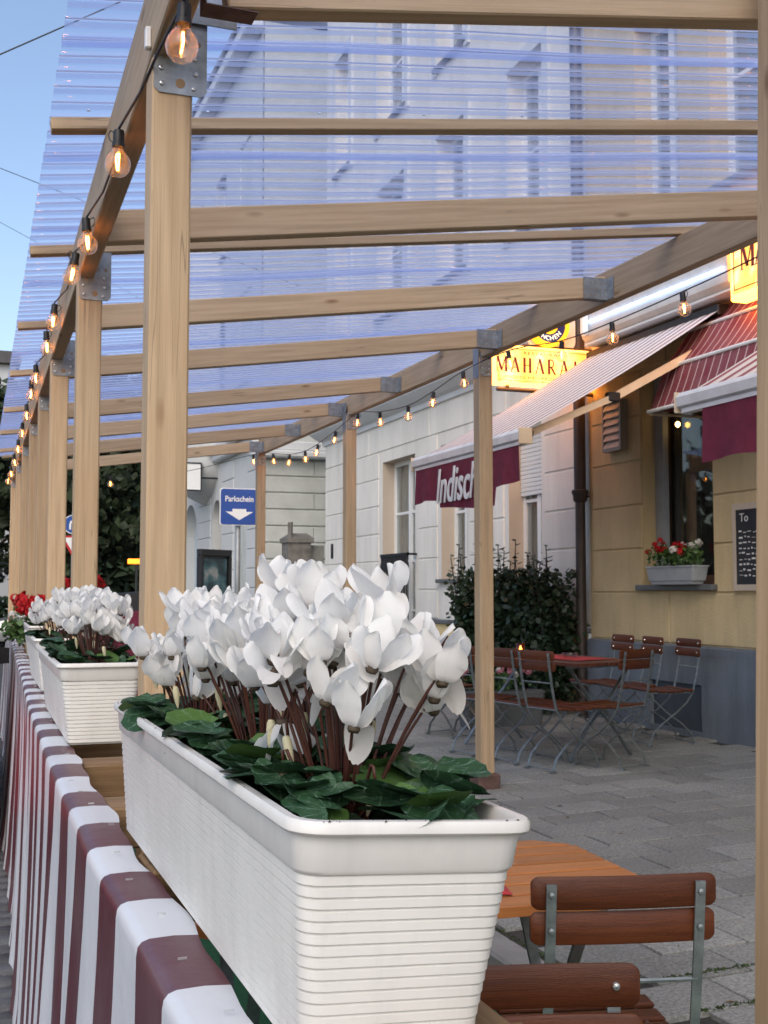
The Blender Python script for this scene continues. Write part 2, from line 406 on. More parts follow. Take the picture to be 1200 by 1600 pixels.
def leaf_mat():
    m, n, l, p = newmat('cyclamen leaf')
    tc = n.new('ShaderNodeTexCoord'); oi = n.new('ShaderNodeObjectInfo'); sp = n.new('ShaderNodeSeparateXYZ'); l.new(tc.outputs['Object'], sp.inputs[0])
    ang = math_(n, l, 'ARCTAN2', sp.outputs['X'], math_(n, l, 'ADD', sp.outputs['Y'], .012))
    r = n.new('ShaderNodeVectorMath'); r.operation = 'LENGTH'; l.new(tc.outputs['Object'], r.inputs[0])
    nz = noise(n, l, tc.outputs['Object'], 70, 4, .6)
    aa = math_(n, l, 'ADD', ang, mapr(n, l, nz, 0, 1, -.16, .16))
    pp = math_(n, l, 'PINGPONG', aa, .26)
    vein = mapr(n, l, pp, .0, .045, 1, 0)
    side = math_(n, l, 'PINGPONG', math_(n, l, 'ADD', math_(n, l, 'MULTIPLY', r.outputs['Value'], 1), math_(n, l, 'MULTIPLY', pp, -.035)), .0065)
    vein2 = mapr(n, l, side, 0, .0011, .55, 0)
    v = math_(n, l, 'MAXIMUM', vein, vein2)
    nz2 = noise(n, l, tc.outputs['Object'], 110, 4, .7)
    v = math_(n, l, 'MULTIPLY', v, mapr(n, l, nz2, .36, .6, .05, .85))
    c = mixc(n, l, mapr(n, l, nz, .3, .7, 0, 1), (.012, .045, .018), (.026, .075, .03))
    c = mixc(n, l, math_(n, l, 'MULTIPLY', v, .75), c, (.22, .32, .27))
    c = mixc(n, l, mapr(n, l, oi.outputs['Random'], .86, .9, 0, .55), c, (.09, .18, .03))
    l.new(c, p.inputs['Base Color']); p.inputs['Roughness'].default_value = .55; p.inputs['Specular IOR Level'].default_value = .35
    bump(n, l, p, v, -.25, .003)
    return m
M['leaf'] = leaf_mat()
M['stem'] = plain('brown red stem', (.075, .024, .016), .55, 0, .25, 30)
M['sepal'] = plain('brown green sepal', (.07, .05, .03), .6)
M['foliage'] = plain('dark hedge leaf', (.018, .038, .016), .45, 0, .5, 9)
M['tree_leaf'] = plain('tree leaf', (.032, .052, .022), .6, 0, .6, .8)
M['plant_leaf'] = plain('balcony plant leaf', (.055, .12, .03), .5, 0, .3, 20)
def slab_mat():
    m, n, l, p = newmat('concrete paving slab')
    tc = n.new('ShaderNodeTexCoord'); oi = n.new('ShaderNodeObjectInfo')
    ad = n.new('ShaderNodeVectorMath'); ad.operation = 'ADD'; l.new(tc.outputs['Object'], ad.inputs[0]); l.new(oi.outputs['Location'], ad.inputs[1])
    a = noise(n, l, ad.outputs[0], 1.4, 4); b = noise(n, l, ad.outputs[0], 75, 4, .75)
    c = ramp(n, l, a, [(.3, (.26, .265, .245)), (.7, (.38, .385, .355))])
    c = mixc(n, l, mapr(n, l, b, .38, .62, 0, .75), c, (.125, .128, .118))
    hs = n.new('ShaderNodeHueSaturation'); l.new(c, hs.inputs['Color']); l.new(mapr(n, l, oi.outputs['Random'], 0, 1, .84, 1.13), hs.inputs['Value'])
    l.new(hs.outputs[0], p.inputs['Base Color']); p.inputs['Roughness'].default_value = .85; p.inputs['Specular IOR Level'].default_value = .2
    bump(n, l, p, b, .4, .004); return m
M['slab'] = slab_mat()

# ------------------------------------------------------------------ geometry of the place
def zp(x): return .14 + .024 * (x - 2.1)          # pavement rises gently to the houses
def xl(y): return .35 + .02 * y                   # outer face of the pergola's street side
FENCE = [(-5,.279),(1.1,.279),(1.9,.281),(2.85,.295),(4.2,.336),(5.5,.388),(7.1,.445),(12.3,.64),(20,.93)]
def xf(y):                                         # inner edge of the fence top
    for (a, p), (b, q) in zip(FENCE, FENCE[1:]):
        if y <= b: return p + (q-p)*(y-a)/(b-a)
    return FENCE[-1][1]
WX = 6.2                                           # house facades stand in this plane

structure('road', MB().add([(-400,-60,0),(1.95,-60,0),(1.95,900,0),(-400,900,0)], [(0,1,2,3)]), M['asphalt'])
structure('ground', MB().add([(-900,-300,-.03),(1200,-300,-.03),(1200,1500,-.03),(-900,1500,-.03)], [(0,1,2,3)]), M['asphalt'])
# pavement bed + slabs
pav = structure('pavement', MB().add([(2.1,-6,zp(2.1)-.02),(WX+.1,-6,zp(WX+.1)-.02),(WX+.1,60,zp(WX+.1)-.02),(2.1,60,zp(2.1)-.02)], [(0,1,2,3)]).add(
    [(2.1,-6,-.1),(2.1,-6,zp(2.1)-.012),(2.1,60,zp(2.1)-.012),(2.1,60,-.1)], [(0,1,2,3)]), plain('joint sand', (.04, .036, .03), .95, 0, .4, 30))
LX, LY = .385, .275
slabs = [mesh('paving_slab', MB().cbox(-LX/2+.006, LX/2-.006, -LY/2+.006, LY/2-.006, -.05, 0, .002), M['slab']) for _ in range(3)]
far_sl = MB(); nsl = 0
tilt = math.atan(.024)
cands = []
for j in range(-14, 90):
    y = 2.35 + j*LY
    for i in range(-1, 12):
        x = 2.33 + i*LX + (LX/2 if j % 2 else 0)
        if x - LX/2 < 2.10 or x + LX/2 > WX - .02: continue
        cands.append((x, y))
def slab_visible(x, y): return 2.9 < y < 10.4 and x/y > .30 and x/y < .83
for x, y in cands:
    if slab_visible(x, y) and nsl < 300 and not (y > 8.6 and x/y < .40):
        o = link('paving_slab', R.choice(slabs), pav, (x, y, zp(x) + R.uniform(-.0025, .0025)), (R.uniform(-.004, .004), -tilt + R.uniform(-.004, .004), R.uniform(-.006, .006))); nsl += 1
    elif y < 24:
        far_sl.join(MB().cbox(-LX/2+.006, LX/2-.006, -LY/2+.006, LY/2-.006, -.05, 0, .002), Matrix.Translation((x, y, zp(x))) @ Matrix.Rotation(-tilt, 4, 'Y'))
tag(obj('paving_slab_field', far_sl, M['slab'], pav), kind='stuff')
# edge cut slabs row + kerb
kerb = structure('kerb', MB().box(1.955, 2.095, -6, 60, -.1, .1), M['concrete'])
kmesh = mesh('kerb_stone', MB().cbox(-.075, .075, -.496, .496, -.1, .0, .012), M['concrete'])
for k in range(-4, 22): link('kerb_stone', kmesh, kerb, (2.025, 1.3 + k*1.0, .14 + R.uniform(-.003, .003)))
ms = MB()
for k in range(900):
    t = R.choice([0, 0, 1, 2]); 
    if t == 0: x, y = 2.105 + R.gauss(0, .012), R.uniform(2.3, 7)
    elif t == 1: x, y = R.uniform(2.1, 2.9), 3.63 + LY*0 + R.gauss(0, .007)
    else: x, y = R.uniform(2.3, 3.2), 3.32 + R.gauss(0, .006)
    s_ = R.uniform(.004, .012); a = R.uniform(0, 6.3); z = zp(x) + .001
    ms.add([(x-s_*cos(a), y-s_*sin(a), z), (x+s_*cos(a), y+s_*sin(a), z), (x+R.uniform(-.004,.004), y, z+s_*.9)], [(0,1,2)])
tag(obj('joint_moss', ms, M['moss']), kind='stuff')
# green mat under the pergola
tag(obj('floor_mat', MB().box(.55, 1.93, .6, 13.3, .004, .014), M['turf']), 'green artificial turf mat on the floor under the pergola', 'floor mat')
# gutter cobbles along the foot of the fence
gut = structure('gutter', MB().add([(-.25,1,.004),(.9,1,.004),(.9,22,.004),(-.25,22,.004)], [(0,1,2,3)]), M['asphalt'])
cbs = []
for q in range(4):
    b = MB().cbox(-.047, .047, -.062, .062, -.02, .028, .014); b.v = [(x+R.uniform(-.005,.005), y+R.uniform(-.006,.006), z+R.uniform(-.004,.004)) for x, y, z in b.v]
    cbs.append(mesh('cobble', b, M['cobble'], True))
for j in range(62):
    y = 2.6 + j*.138
    for i in range(4):
        link('cobble', R.choice(cbs), gut, (xf(y) - .02 - .105*(4-i) + R.uniform(-.006, .006) + .1, y + (.07 if i % 2 else 0) + R.uniform(-.008, .008), .004), (0, 0, R.uniform(-.1, .1)))

# ------------------------------------------------------------------ houses
def wall_faces(mb, X, y0, y1, z0, z1, holes, depth, reveal=True):
    """facade in plane X facing -X with rectangular openings"""
    ys = sorted({y0, y1, *[h[0] for h in holes], *[h[1] for h in holes]}); zs = sorted({z0, z1, *[h[2] for h in holes], *[h[3] for h in holes]})
    ys = [y for y in ys if y0 <= y <= y1]; zs = [z for z in zs if z0 <= z <= z1]
    for a, b in zip(ys, ys[1:]):
        for c, d in zip(zs, zs[1:]):
            ym, zm = (a+b)/2, (c+d)/2
            if any(h[0] < ym < h[1] and h[2] < zm < h[3] for h in holes): continue
            mb.add([(X,a,c),(X,b,c),(X,b,d),(X,a,d)], [(3,2,1,0)])
def reveals(mb, X, holes, depth):
    for a, b, c, d in holes:
        mb.add([(X,a,c),(X+depth,a,c),(X+depth,a,d),(X,a,d)], [(0,1,2,3)])
        mb.add([(X,b,c),(X+depth,b,c),(X+depth,b,d),(X,b,d)], [(3,2,1,0)])
        mb.add([(X,a,d),(X+depth,a,d),(X+depth,b,d),(X,b,d)], [(3,2,1,0)])
        mb.add([(X,a,c),(X+depth,a,c),(X+depth,b,c),(X,b,c)], [(0,1,2,3)])
def window(parent, X, h, name='window', frame=M['whitepaint'], fw=.07, sash=1, bars=1, depth=.19, inside='curtain', sill=True):
    """white window set back in the opening: frame > pane, glazing bars, sill"""
    a, b, c, d = h; x = X + depth
    f = MB()
    f.box(x, x+.06, a+.001, a+fw, c+.001, d-.001).box(x, x+.06, b-fw, b-.001, c+.001, d-.001).box(x+.001, x+.058, a+fw, b-fw, c+.001, c+fw).box(x+.001, x+.058, a+fw, b-fw, d-fw, d-.001)
    fo = obj(name, f, frame, parent, world=True)
    n = sash + 1
    bar = MB()
    for k in range(1, n): ym = a+fw + (b-a-2*fw)*k/n; bar.box(x-.008, x+.05, ym-.045, ym+.045, c+fw, d-fw)
    if bar.v: obj('mullion', bar, frame, fo, world=True)
    for k in range(n):
        ya = a+fw + (b-a-2*fw)*k/n + (.046 if k else 0); yb = a+fw + (b-a-2*fw)*(k+1)/n - (.046 if k < n-1 else 0)
        for q in range(bars + 1):
            za = c+fw + (d-c-2*fw)*q/(bars+1) + (.018 if q else 0); zb = c+fw + (d-c-2*fw)*(q+1)/(bars+1) - (.018 if q < bars else 0)
            obj('pane', MB().box(x+.022, x+.028, ya, yb, za, zb), M['pane'], fo, world=True)
            if q: obj('glazing_bar', MB().box(x+.004, x+.046, ya, yb, za-.036, za), frame, fo, world=True)
    # what one sees through the glass
    cu = MB(); ny = 40
    for k in range(ny+1):
        y = a + (b-a)*k/ny; xx = x + .12 + .02*sin(k*1.9)
        cu.v += [(xx, y, c), (xx, y, d)]
        if k: i = len(cu.v); cu.f.append((i-4, i-2, i-1, i-3))
    obj('curtain', cu, M[inside], fo, world=True)
    if sill: obj('sill', MB().cbox(X-.07, X+depth, a-.06, b+.06, c-.05, c+.004, .008), M['slate'], fo, world=True)
    return fo
def blocks(parent, X, segs, courses, mat, proud=.014, joint=.022, name='plaster_block'):
    for a, b in segs:
        for c, d in zip(courses, courses[1:]):
            obj(name, MB().cbox(X-proud, X+.005, a, b, c+joint/2, d-joint/2, .006), mat, parent, world=True)

# --- grey house
gh = thing('grey_house', 'pale grey plaster house with white windows behind the dark hedge', 'house', (6.2, 15, .24))
Y0, Y1 = 10.70, 19.8
gw = [(11.75, 12.58, 1.65, 3.45), (13.8, 14.62, 1.65, 3.45), (15.57, 16.91, .42, 3.45)]
up = [(a, b, z, z+2.0) for z in (5.7, 8.7) for a, b in ((11.6, 12.5), (13.75, 14.7), (15.9, 17.1), (18.5, 19.25))]
mb = MB(); wall_faces(mb, WX, Y0, Y1, 1.12, 13.5, gw + up, .2)
mb.add([(WX,Y1,.1),(WX+9,Y1,.1),(WX+9,Y1,13.5),(WX,Y1,13.5)], [(0,1,2,3)]).add([(WX,Y0,4.5),(WX+9,Y0,4.5),(WX+9,Y0,13.5),(WX,Y0,13.5)], [(3,2,1,0)])
obj('wall', mb, M['grey_plaster'], gh, world=True)
mb = MB(); wall_faces(mb, WX-.03, Y0, Y1, .15, 1.06, [gw[2]], .2); mb.box(WX-.03, WX+.01, Y1-.001, Y1+.03, .1, 1.06)
obj('base', mb, M['cream_plaster'], gh, world=True)
mb = MB().cbox(WX-.07, WX+.02, Y0, 15.5, 1.06, 1.115, .01).cbox(WX-.07, WX+.02, 16.98, Y1+.07, 1.06, 1.115, .01)
obj('ledge', mb, M['slate'], gh, world=True)
for h in gw: mb = MB(); reveals(mb, WX, [h], .26); obj('reveal', mb, M['reveal'], gh, world=True)
for h in up: mb = MB(); reveals(mb, WX, [h], .26); obj('upper_reveal', mb, M['grey_plaster'], gh, world=True)
crs = [1.12, 1.51, 1.94, 2.36, 2.79, 3.21, 3.62]
blocks(gh, WX, [(10.86, 11.66), (12.70, 13.68), (14.74, 15.42), (17.07, 18.2), (18.22, 19.79)], crs, M['grey_plaster'])
blocks(gh, WX, [(10.86, 12.6), (12.62, 15.0), (15.02, 17.5), (17.52, 19.79)], [3.62, 4.04], M['grey_plaster'])
prof = [(0,4.02),(.05,4.03),(.06,4.10),(.12,4.13),(.20,4.20),(.24,4.24),(.25,4.30),(.33,4.33),(.35,4.41),(.33,4.44),(0,4.52)]
mb = MB().loft([[(WX-x, y, z) for x, z in prof] for y in (Y0, Y1)] + [[(WX-x, Y1 + x, z) for x, z in prof]], True, True)
mb.loft([[(WX-x, Y1+x, z) for x, z in prof], [(WX+3, Y1+x, z) for x, z in prof]])
obj('cornice', mb, M['cornice'], gh, world=True)
w1 = window(gh, WX, gw[0]); w2 = window(gh, WX, gw[1]); 
fwd = window(gh, WX, gw[2], 'french_window', bars=3, sill=False)
for h in up: window(gh, WX, h, bars=1)
# surrounds of the upper windows
for h in up:
    a, b, c, d = h
    obj('window_surround', MB().box(WX-.04, WX+.01, a-.14, a-.002, c-.1, d+.14).box(WX-.04, WX+.01, b+.002, b+.14, c-.1, d+.14).box(WX-.041, WX+.01, a-.002, b+.002, d+.002, d+.14), M['cornice'], gh, world=True)
for z in (7.95, 8.1): pass
# roller shutter of the window next to the downpipe
rs = obj('shutter_box', MB().box(WX+.12, WX+.185, 11.76, 12.57, 3.33, 3.44), M['whitepaint'], gh, world=True)
slm = mesh('shutter_slat', MB().cbox(-.011, .011, -.40, .40, -.024, .024, .008), M['shutter'])
for k in range(15): link('shutter_slat', slm, rs, (WX+.16, 12.165, 2.63 + .05*k), world=True)
# iron railing of the french window
rl = obj('railing', MB().box(WX-.15, WX-.12, 15.5, 16.62, 2.0, 2.035).box(WX-.15, WX-.12, 15.5, 16.62, .62, .65).box(WX-.15, WX, 15.5, 15.52, 2.0, 2.03).box(WX-.15, WX, 16.6, 16.62, 2.0, 2.03), M['dark_metal'], gh, world=True)
bar = mesh('baluster', MB().lathe([(.012,0),(.012,.2),(.03,.26),(.012,.32),(.012,.62),(.032,.70),(.012,.78),(.012,1.1),(.035,1.2),(.02,1.28),(.03,1.35)], 6), M['dark_metal'], True)
for k in range(11): link('baluster', bar, rl, (WX-.135, 15.56 + k*.1, .65), world=True)
orn = MB()
for k in range(10):
    for zz in (.95, 1.35, 1.75): orn.lathe([(.038,-.008),(.05,-.008),(.05,.008),(.038,.008),(.038,-.008)], 10, (WX-.135, 15.61 + k*.1, zz), 'x')
tag(obj('scrollwork', orn, M['dark_metal'], rl, world=True), kind='stuff')
obj('letter_slot', MB().cbox(WX-.03, WX+.01, 19.32, 19.43, 2.05, 2.3, .006), M['black'], gh, world=True)
obj('roof', MB().add([(WX-.5,Y0-.01,13.4),(WX-.5,Y1+.3,13.4),(WX+4.5,Y1+.3,17),(WX+4.5,Y0-.01,17)], [(0,1,2,3)]).add([(WX-.5,Y0,13.4),(WX-.5,Y1+.3,13.4),(WX-.5,Y1+.3,13.65),(WX-.5,Y0,13.65)], [(0,1,2,3)]), M['roof_tile'], gh, world=True)

# --- yellow house
yh = thing('yellow_house', 'yellow ochre plaster restaurant house with a blue grey plinth', 'house', (6.2, 5, .24))
yw = [(8.6, 9.7, 1.55, 3.55), (5.2, 6.5, 1.55, 3.55)]
yup = [(a, b, z, z+2.0) for z in (5.0, 8.2) for a, b in ((9.02, 9.75), (7.3, 8.55), (4.6, 5.7))]
mb = MB(); wall_faces(mb, WX, -4, 10.7, 1.0, 13.0, yw + yup, .2); obj('wall', mb, M['yellow_plaster'], yh, world=True)
for h in yw + yup: mb = MB(); reveals(mb, WX, [h], .3); obj('reveal', mb, M['yellow_plaster'], yh, world=True)
pl_holes = [(8.75, 9.55, .27, .68)]
mb = MB(); wall_faces(mb, WX-.05, -4, 10.7, .15, 1.0, pl_holes, .1); reveals(mb, WX-.05, pl_holes, .04)
mb.add([(WX-.05,-4,1.0),(WX+.01,-4,1.02),(WX+.01,10.7,1.02),(WX-.05,10.7,1.0)], [(3,2,1,0)])
obj('plinth', mb, M['plinth'], yh, world=True)
obj('plinth_hatch', MB().box(WX-.012, WX, 8.75, 9.55, .27, .68), plain('hatch sheet metal', (.075, .09, .11), .5, .3), yh, world=True)
ycr = [1.02, 1.48, 1.90, 2.32, 2.75, 3.18, 3.61, 4.04]
def seg_course(c, d):
    hs = [h for h in yw if h[2] < d-.02 and h[3] > c+.02]; out = []; y = -1.0
    for h in sorted(hs): out.append((y, h[0]-.012)); y = h[1]+.012
    out.append((y, 10.62)); return out
for k, (c, d) in enumerate(zip(ycr, ycr[1:])):
    for a, b in seg_course(c, d):
        y = b
        while y - a > .02:
            ln = 1.35 if (k % 2 == 0) else 1.1
            y2 = max(a, y - ln) if y - ln - a > .35 else a
            obj('plaster_block', MB().cbox(WX-.014, WX+.005, y2 + (.006 if y2 > a else 0), y - (.006 if y < b else 0), c+.008, d-.008, .007), M['yellow_plaster'], yh, world=True); y = y2
for h in yup: window(yh, WX, h, bars=1)
# the restaurant window: brown frame, dark room, lamp
rw = window(yh, WX, yw[0], 'restaurant_window', M['brown_frame'], .09, 0, 0, .2, 'interior')
obj('shutter_guide', MB().box(WX+.13, WX+.19, 9.55, 9.69, 1.56, 3.54), plain('grey guide rail', (.28, .31, .33), .5), rw, world=True)
obj('lamp_glow', MB().lathe([(0.001,-.03),(.022,-.01),(.022,.015),(.001,.03)], 10, (WX+.17, 9.36, 3.05)), M['warm_lamp'], rw, world=True)
window(yh, WX, yw[1], 'restaurant_window', M['brown_frame'], .09, 0, 0, .2, 'interior')
obj('roof', MB().add([(WX-.5,-4,12.9),(WX-.5,10.69,12.9),(WX+4.5,10.69,16.5),(WX+4.5,-4,16.5)], [(0,1,2,3)]), M['roof_tile'], yh, world=True)
# downpipe between the two houses
dp = thing('downpipe', 'dark brown rain downpipe between the grey and the yellow house', 'drainpipe', (6.1, 10.7, .24))
obj('pipe', MB().tube([(6.1,10.72,.24),(6.1,10.72,2.55)], .052, 14).tube([(6.1,10.72,2.5),(6.1,10.72,12.9)], .062, 14), M['pipe'], dp, world=True, smooth='auto')
for z in (2.48, 5.4, 8.3): obj('pipe_collar', MB().lathe([(.06,-.07),(.072,-.05),(.075,.0),(.088,.02),(.088,.05),(.07,.06)], 14, (6.1,10.72,z)).box(6.1, 6.2, 10.71, 10.73, z-.02, z), M['pipe'], dp, world=True, smooth='auto')
# louvred vent on the yellow wall
vt = thing('wall_vent', 'small louvred metal vent box on the yellow wall', 'vent', (6.2, 10.1, 2.87))
obj('vent_frame', MB().box(6.10,6.19,9.93,9.955,2.87,3.37).box(6.10,6.19,10.245,10.27,2.87,3.37).box(6.10,6.19,9.955,10.245,2.87,2.895).box(6.10,6.19,9.955,10.245,3.345,3.37).box(6.17,6.19,9.955,10.245,2.895,3.345), plain('vent metal', (.30,.27,.24), .5, .4), vt, world=True)
lou = mesh('louvre', MB().cbox(-.006,.006,-.145,.145,-.042,.042,.004), plain('louvre paint', (.66,.58,.52), .5))
for k in range(6): link('louvre', lou, vt, (6.115, 10.1, 2.935 + k*.075), (0, .45, 0), world=True)

# --- ashlar wall of the next house, set back, facing us
aw = thing('ashlar_house', 'pale house wall of rough ashlar courses behind the gate pillar', 'house', (7, 23, .2))
obj('wall', MB().box(5.86, 9.5, 23.02, 26, .1, 13.2), M['stone_wall'], aw, world=True)
for k in range(11):
    z0, z1 = .45 + k*.335, .45 + (k+1)*.335
    xs = [5.86, 7.9, 9.5] if k % 2 else [5.86, 6.95, 9.5]
    for a, b in zip(xs, xs[1:]):
        obj('ashlar_block', MB().cbox(a+.004, b-.004, 22.985, 23.03, z0+.012, z1-.012, .014), M['stone_wall'], aw, world=True)
obj('cornice', MB().cbox(5.6, 9.5, 22.7, 23.02, 4.16, 4.3, .03).cbox(5.68, 9.5, 22.82, 23.02, 4.3, 4.5, .03), M['cornice'], aw, world=True)
# --- far white house with arches along the street
fh = thing('arcade_house', 'far white house with round arched openings and a rounded bay along the pavement', 'house', (5.8, 28, .2))
FX = 5.83
arch = [(24.2, 25.2, .3, 3.6), (26.6, 27.6, .3, 3.6), (29.4, 31.2, .3, 3.7)]
small = [(23.4, 23.8, 3.3, 3.75)]
fup = [(a, a+1.1, z, z+2.0) for z in (5.9, 9.2) for a in (23.9, 26.4, 29.0, 31.4)]
mb = MB(); wall_faces(mb, FX, 23.0, 34, .1, 13.2, arch + fup, .3); reveals(mb, FX, arch + fup, .35)
mb.add([(FX,34,.1),(FX+8,34,.1),(FX+8,34,13.2),(FX,34,13.2)], [(0,1,2,3)])
for a, b, c, d in arch:     # round heads of the openings
    r = (b-a)/2; ym = (a+b)/2; n = 12
    for sgn in (-1, 1):
        pts = [(FX-.001, ym + sgn*r*sin(pi/2*k/n), d - r + r*cos(pi/2*k/n)) for k in range(n+1)]
        mb.add([(FX-.001, ym + sgn*r, d)] + pts, [tuple(range(n+2))])
        for p, q in zip(pts, pts[1:]): mb.add([p, q, (q[0]+.35, q[1], q[2]), (p[0]+.35, p[1], p[2])], [(0,1,2,3)])
obj('wall', mb, M['far_plaster'], fh, world=True)
for k in range(10):
    z0 = .35 + k*.40
    for a, b in ((23.05, 24.05), (25.35, 26.45), (27.75, 29.2)):
        obj('plaster_block', MB().cbox(FX-.02, FX+.005, a, b, z0+.015, z0+.385, .008), M['far_plaster'], fh, world=True)
for i, (a, b, c, d) in enumerate(arch):
    dr = obj('door' if i == 2 else 'arched_window', MB().box(FX+.3, FX+.36, a, b, c, d), M['blue_door'] if i == 2 else M['slate_board'], fh, world=True)
    if i == 2:
        for k in range(8):
            obj('door_panel', MB().cbox(FX+.26, FX+.305, a+.1, a+.8, c+.15+k*.38, c+.45+k*.38, .01), M['blue_door'], dr, world=True)
            
obj('arched_niche', MB().lathe([(0.001,0),(.25,0)], 16, (FX-.004, 23.35, 3.62), 'x'), M['slate_board'], fh, world=True)
for h in fup: window(fh, FX, h, bars=1)
obj('cornice', MB().cbox(FX-.3, FX+.02, 22.98, 34.2, 4.62, 4.8, .03).cbox(FX-.18, FX+.02, 22.98, 34.2, 4.45, 4.62, .03).cbox(FX-.35, FX+.02, 22.98, 34.3, 13.0, 13.3, .04), M['cornice'], fh, world=True)
bay = MB(); n = 12
for (r, z) in ((.05, 3.55), (.5, 3.75), (.95, 4.15), (1.1, 4.5), (1.1, 9.5)):
    for k in range(n+1):
        a = pi*k/n; bay.v.append((FX - r*sin(a)*.85, 28.3 - r*cos(a)*1.3, z))
for i in range(4):
    for k in range(n): a = i*(n+1)+k; bay.f.append((a, a+1, a+n+2, a+n+1))
obj('bay', bay, M['far_plaster'], fh, world=True, smooth=True)
obj('roof', MB().loft([[(FX-.4,22.9,13.3),(FX-.4,34.2,13.3),(FX+8,34.2,13.3),(FX+8,22.9,13.3)],[(FX+.6,23.2,15.6),(FX+.6,33.4,15.6),(FX+7,33.4,15.6),(FX+7,23.2,15.6)]]), M['roof_tile'], fh, world=True)
# hanging white sign on the far house
hs = thing('hanging_sign', 'white hanging sign panel in a thin black frame on the far house', 'sign', (5.2, 27, 3.8))
obj('panel', MB().box(4.55, 5.42, 27.0, 27.06, 3.82, 4.42), M['sign_white'], hs, world=True)
obj('sign_frame', MB().box(4.53, 5.44, 26.985, 27.075, 3.79, 3.82).box(4.53, 5.44, 26.985, 27.075, 4.42, 4.45).box(5.42, 5.45, 26.985, 27.075, 3.82, 4.42).box(4.52, 4.55, 26.985, 27.075, 3.82, 4.42).tube([(5.44,27.03,4.1),(5.84,27.03,4.1)], .02, 6), M['dark_metal'], hs, world=True)
obj('round_mark', MB().lathe([(.16,-.004),(.2,-.004),(.2,0),(.16,0)], 20, (4.78, 26.996, 4.32), 'y'), M['sign_letter'], hs, world=True)
# gate pillar
gp = thing('gate_pillar', 'weathered dark stone gate pillar with a cap before the ashlar wall', 'gate pillar', (5.9, 20.6, .2))
obj('shaft', MB().loft([[(5.70,20.4,.1),(6.12,20.4,.1),(6.12,20.85,.1),(5.70,20.85,.1)],[(5.69,20.4,2.36),(6.11,20.4,2.36),(6.11,20.85,2.36),(5.69,20.85,2.36)]]), M['old_stone'], gp, world=True)
obj('cap', MB().loft([[(5.66,20.36,2.36),(6.16,20.36,2.36),(6.16,20.9,2.36),(5.66,20.9,2.36)],[(5.66,20.36,2.44),(6.16,20.36,2.44),(6.16,20.9,2.44),(5.66,20.9,2.44)],[(5.78,20.5,2.53),(6.05,20.5,2.53),(6.05,20.75,2.53),(5.78,20.75,2.53)]]), M['old_stone'], gp, world=True)
obj('iron_pin', MB().tube([(5.72,20.4,2.44),(5.72,20.4,2.72)], .045, 6), M['old_stone'], gp, world=True)
cb = thing('utility_cabinet', 'flat grey meter cabinet fixed beside the gate pillar', 'cabinet', (6.3, 20.7, 1.5))
obj('body', MB().cbox(6.14, 6.40, 20.55, 20.75, 1.62, 2.32, .01), plain('cabinet grey', (.25,.25,.23), .6), cb, world=True)
gg = thing('garden_gate', 'low dark iron garden gate between pillar and grey house', 'gate', (6.3, 20.3, .2))
obj('gate_frame', MB().box(6.14,7.2,20.28,20.31,1.5,1.54).box(6.14,7.2,20.28,20.31,.4,.44), M['dark_metal'], gg, world=True)
gb = mesh('gate_bar', MB().box(-.012,.012,-.012,.012,0,1.35), M['dark_metal'])
for k in range(8): link('gate_bar', gb, gg, (6.22+k*.13, 20.295, .25), world=True)

# ------------------------------------------------------------------ text and letters
def text_mesh(s, size, extrude=.0015, shear=0, align='CENTER', spacing=1.0, bold=0):
    cu = bpy.data.curves.new('lettering', 'FONT'); cu.body = s; cu.size = size; cu.extrude = extrude; cu.shear = shear
    cu.align_x = align; cu.align_y = 'CENTER'; cu.space_character = spacing; cu.offset = bold; cu.resolution_u = 4
    o = bpy.data.objects.new('lettering', cu); COL.objects.link(o)
    bpy.context.view_layer.update()
    m = bpy.data.meshes.new_from_object(o.evaluated_get(bpy.context.evaluated_depsgraph_get()))
    bpy.data.objects.remove(o); return m
def text(name, s, size, mat, parent, Mx, sx=1.0, **k):
    m = text_mesh(s, size, **k); m.materials.clear(); m.materials.append(mat)
    m.transform(Mx @ Matrix.Diagonal((sx, 1, 1, 1)))
    return link(name, m, parent, world=True)
def face_front(x, y, z):   # upright, reads when looking along +Y
    return Matrix(((1,0,0,x),(0,0,-1,y),(0,1,0,z),(0,0,0,1)))
def face_street(x, y, z):  # upright, reads when looking along +X
    return Matrix(((0,0,-1,x),(-1,0,0,y),(0,1,0,z),(0,0,0,1)))
def stroke(mb, p, q, w, t=.003):
    (x0,y0),(x1,y1) = p, q
    mb.add([(x0-w/2,y0,0),(x0+w/2,y0,0),(x1+w/2,y1,0),(x1-w/2,y1,0),(x0-w/2,y0,t),(x0+w/2,y0,t),(x1+w/2,y1,t),(x1-w/2,y1,t)], [(0,3,2,1),(4,5,6,7),(0,1,5,4),(1,2,6,5),(2,3,7,6),(3,0,4,7)])
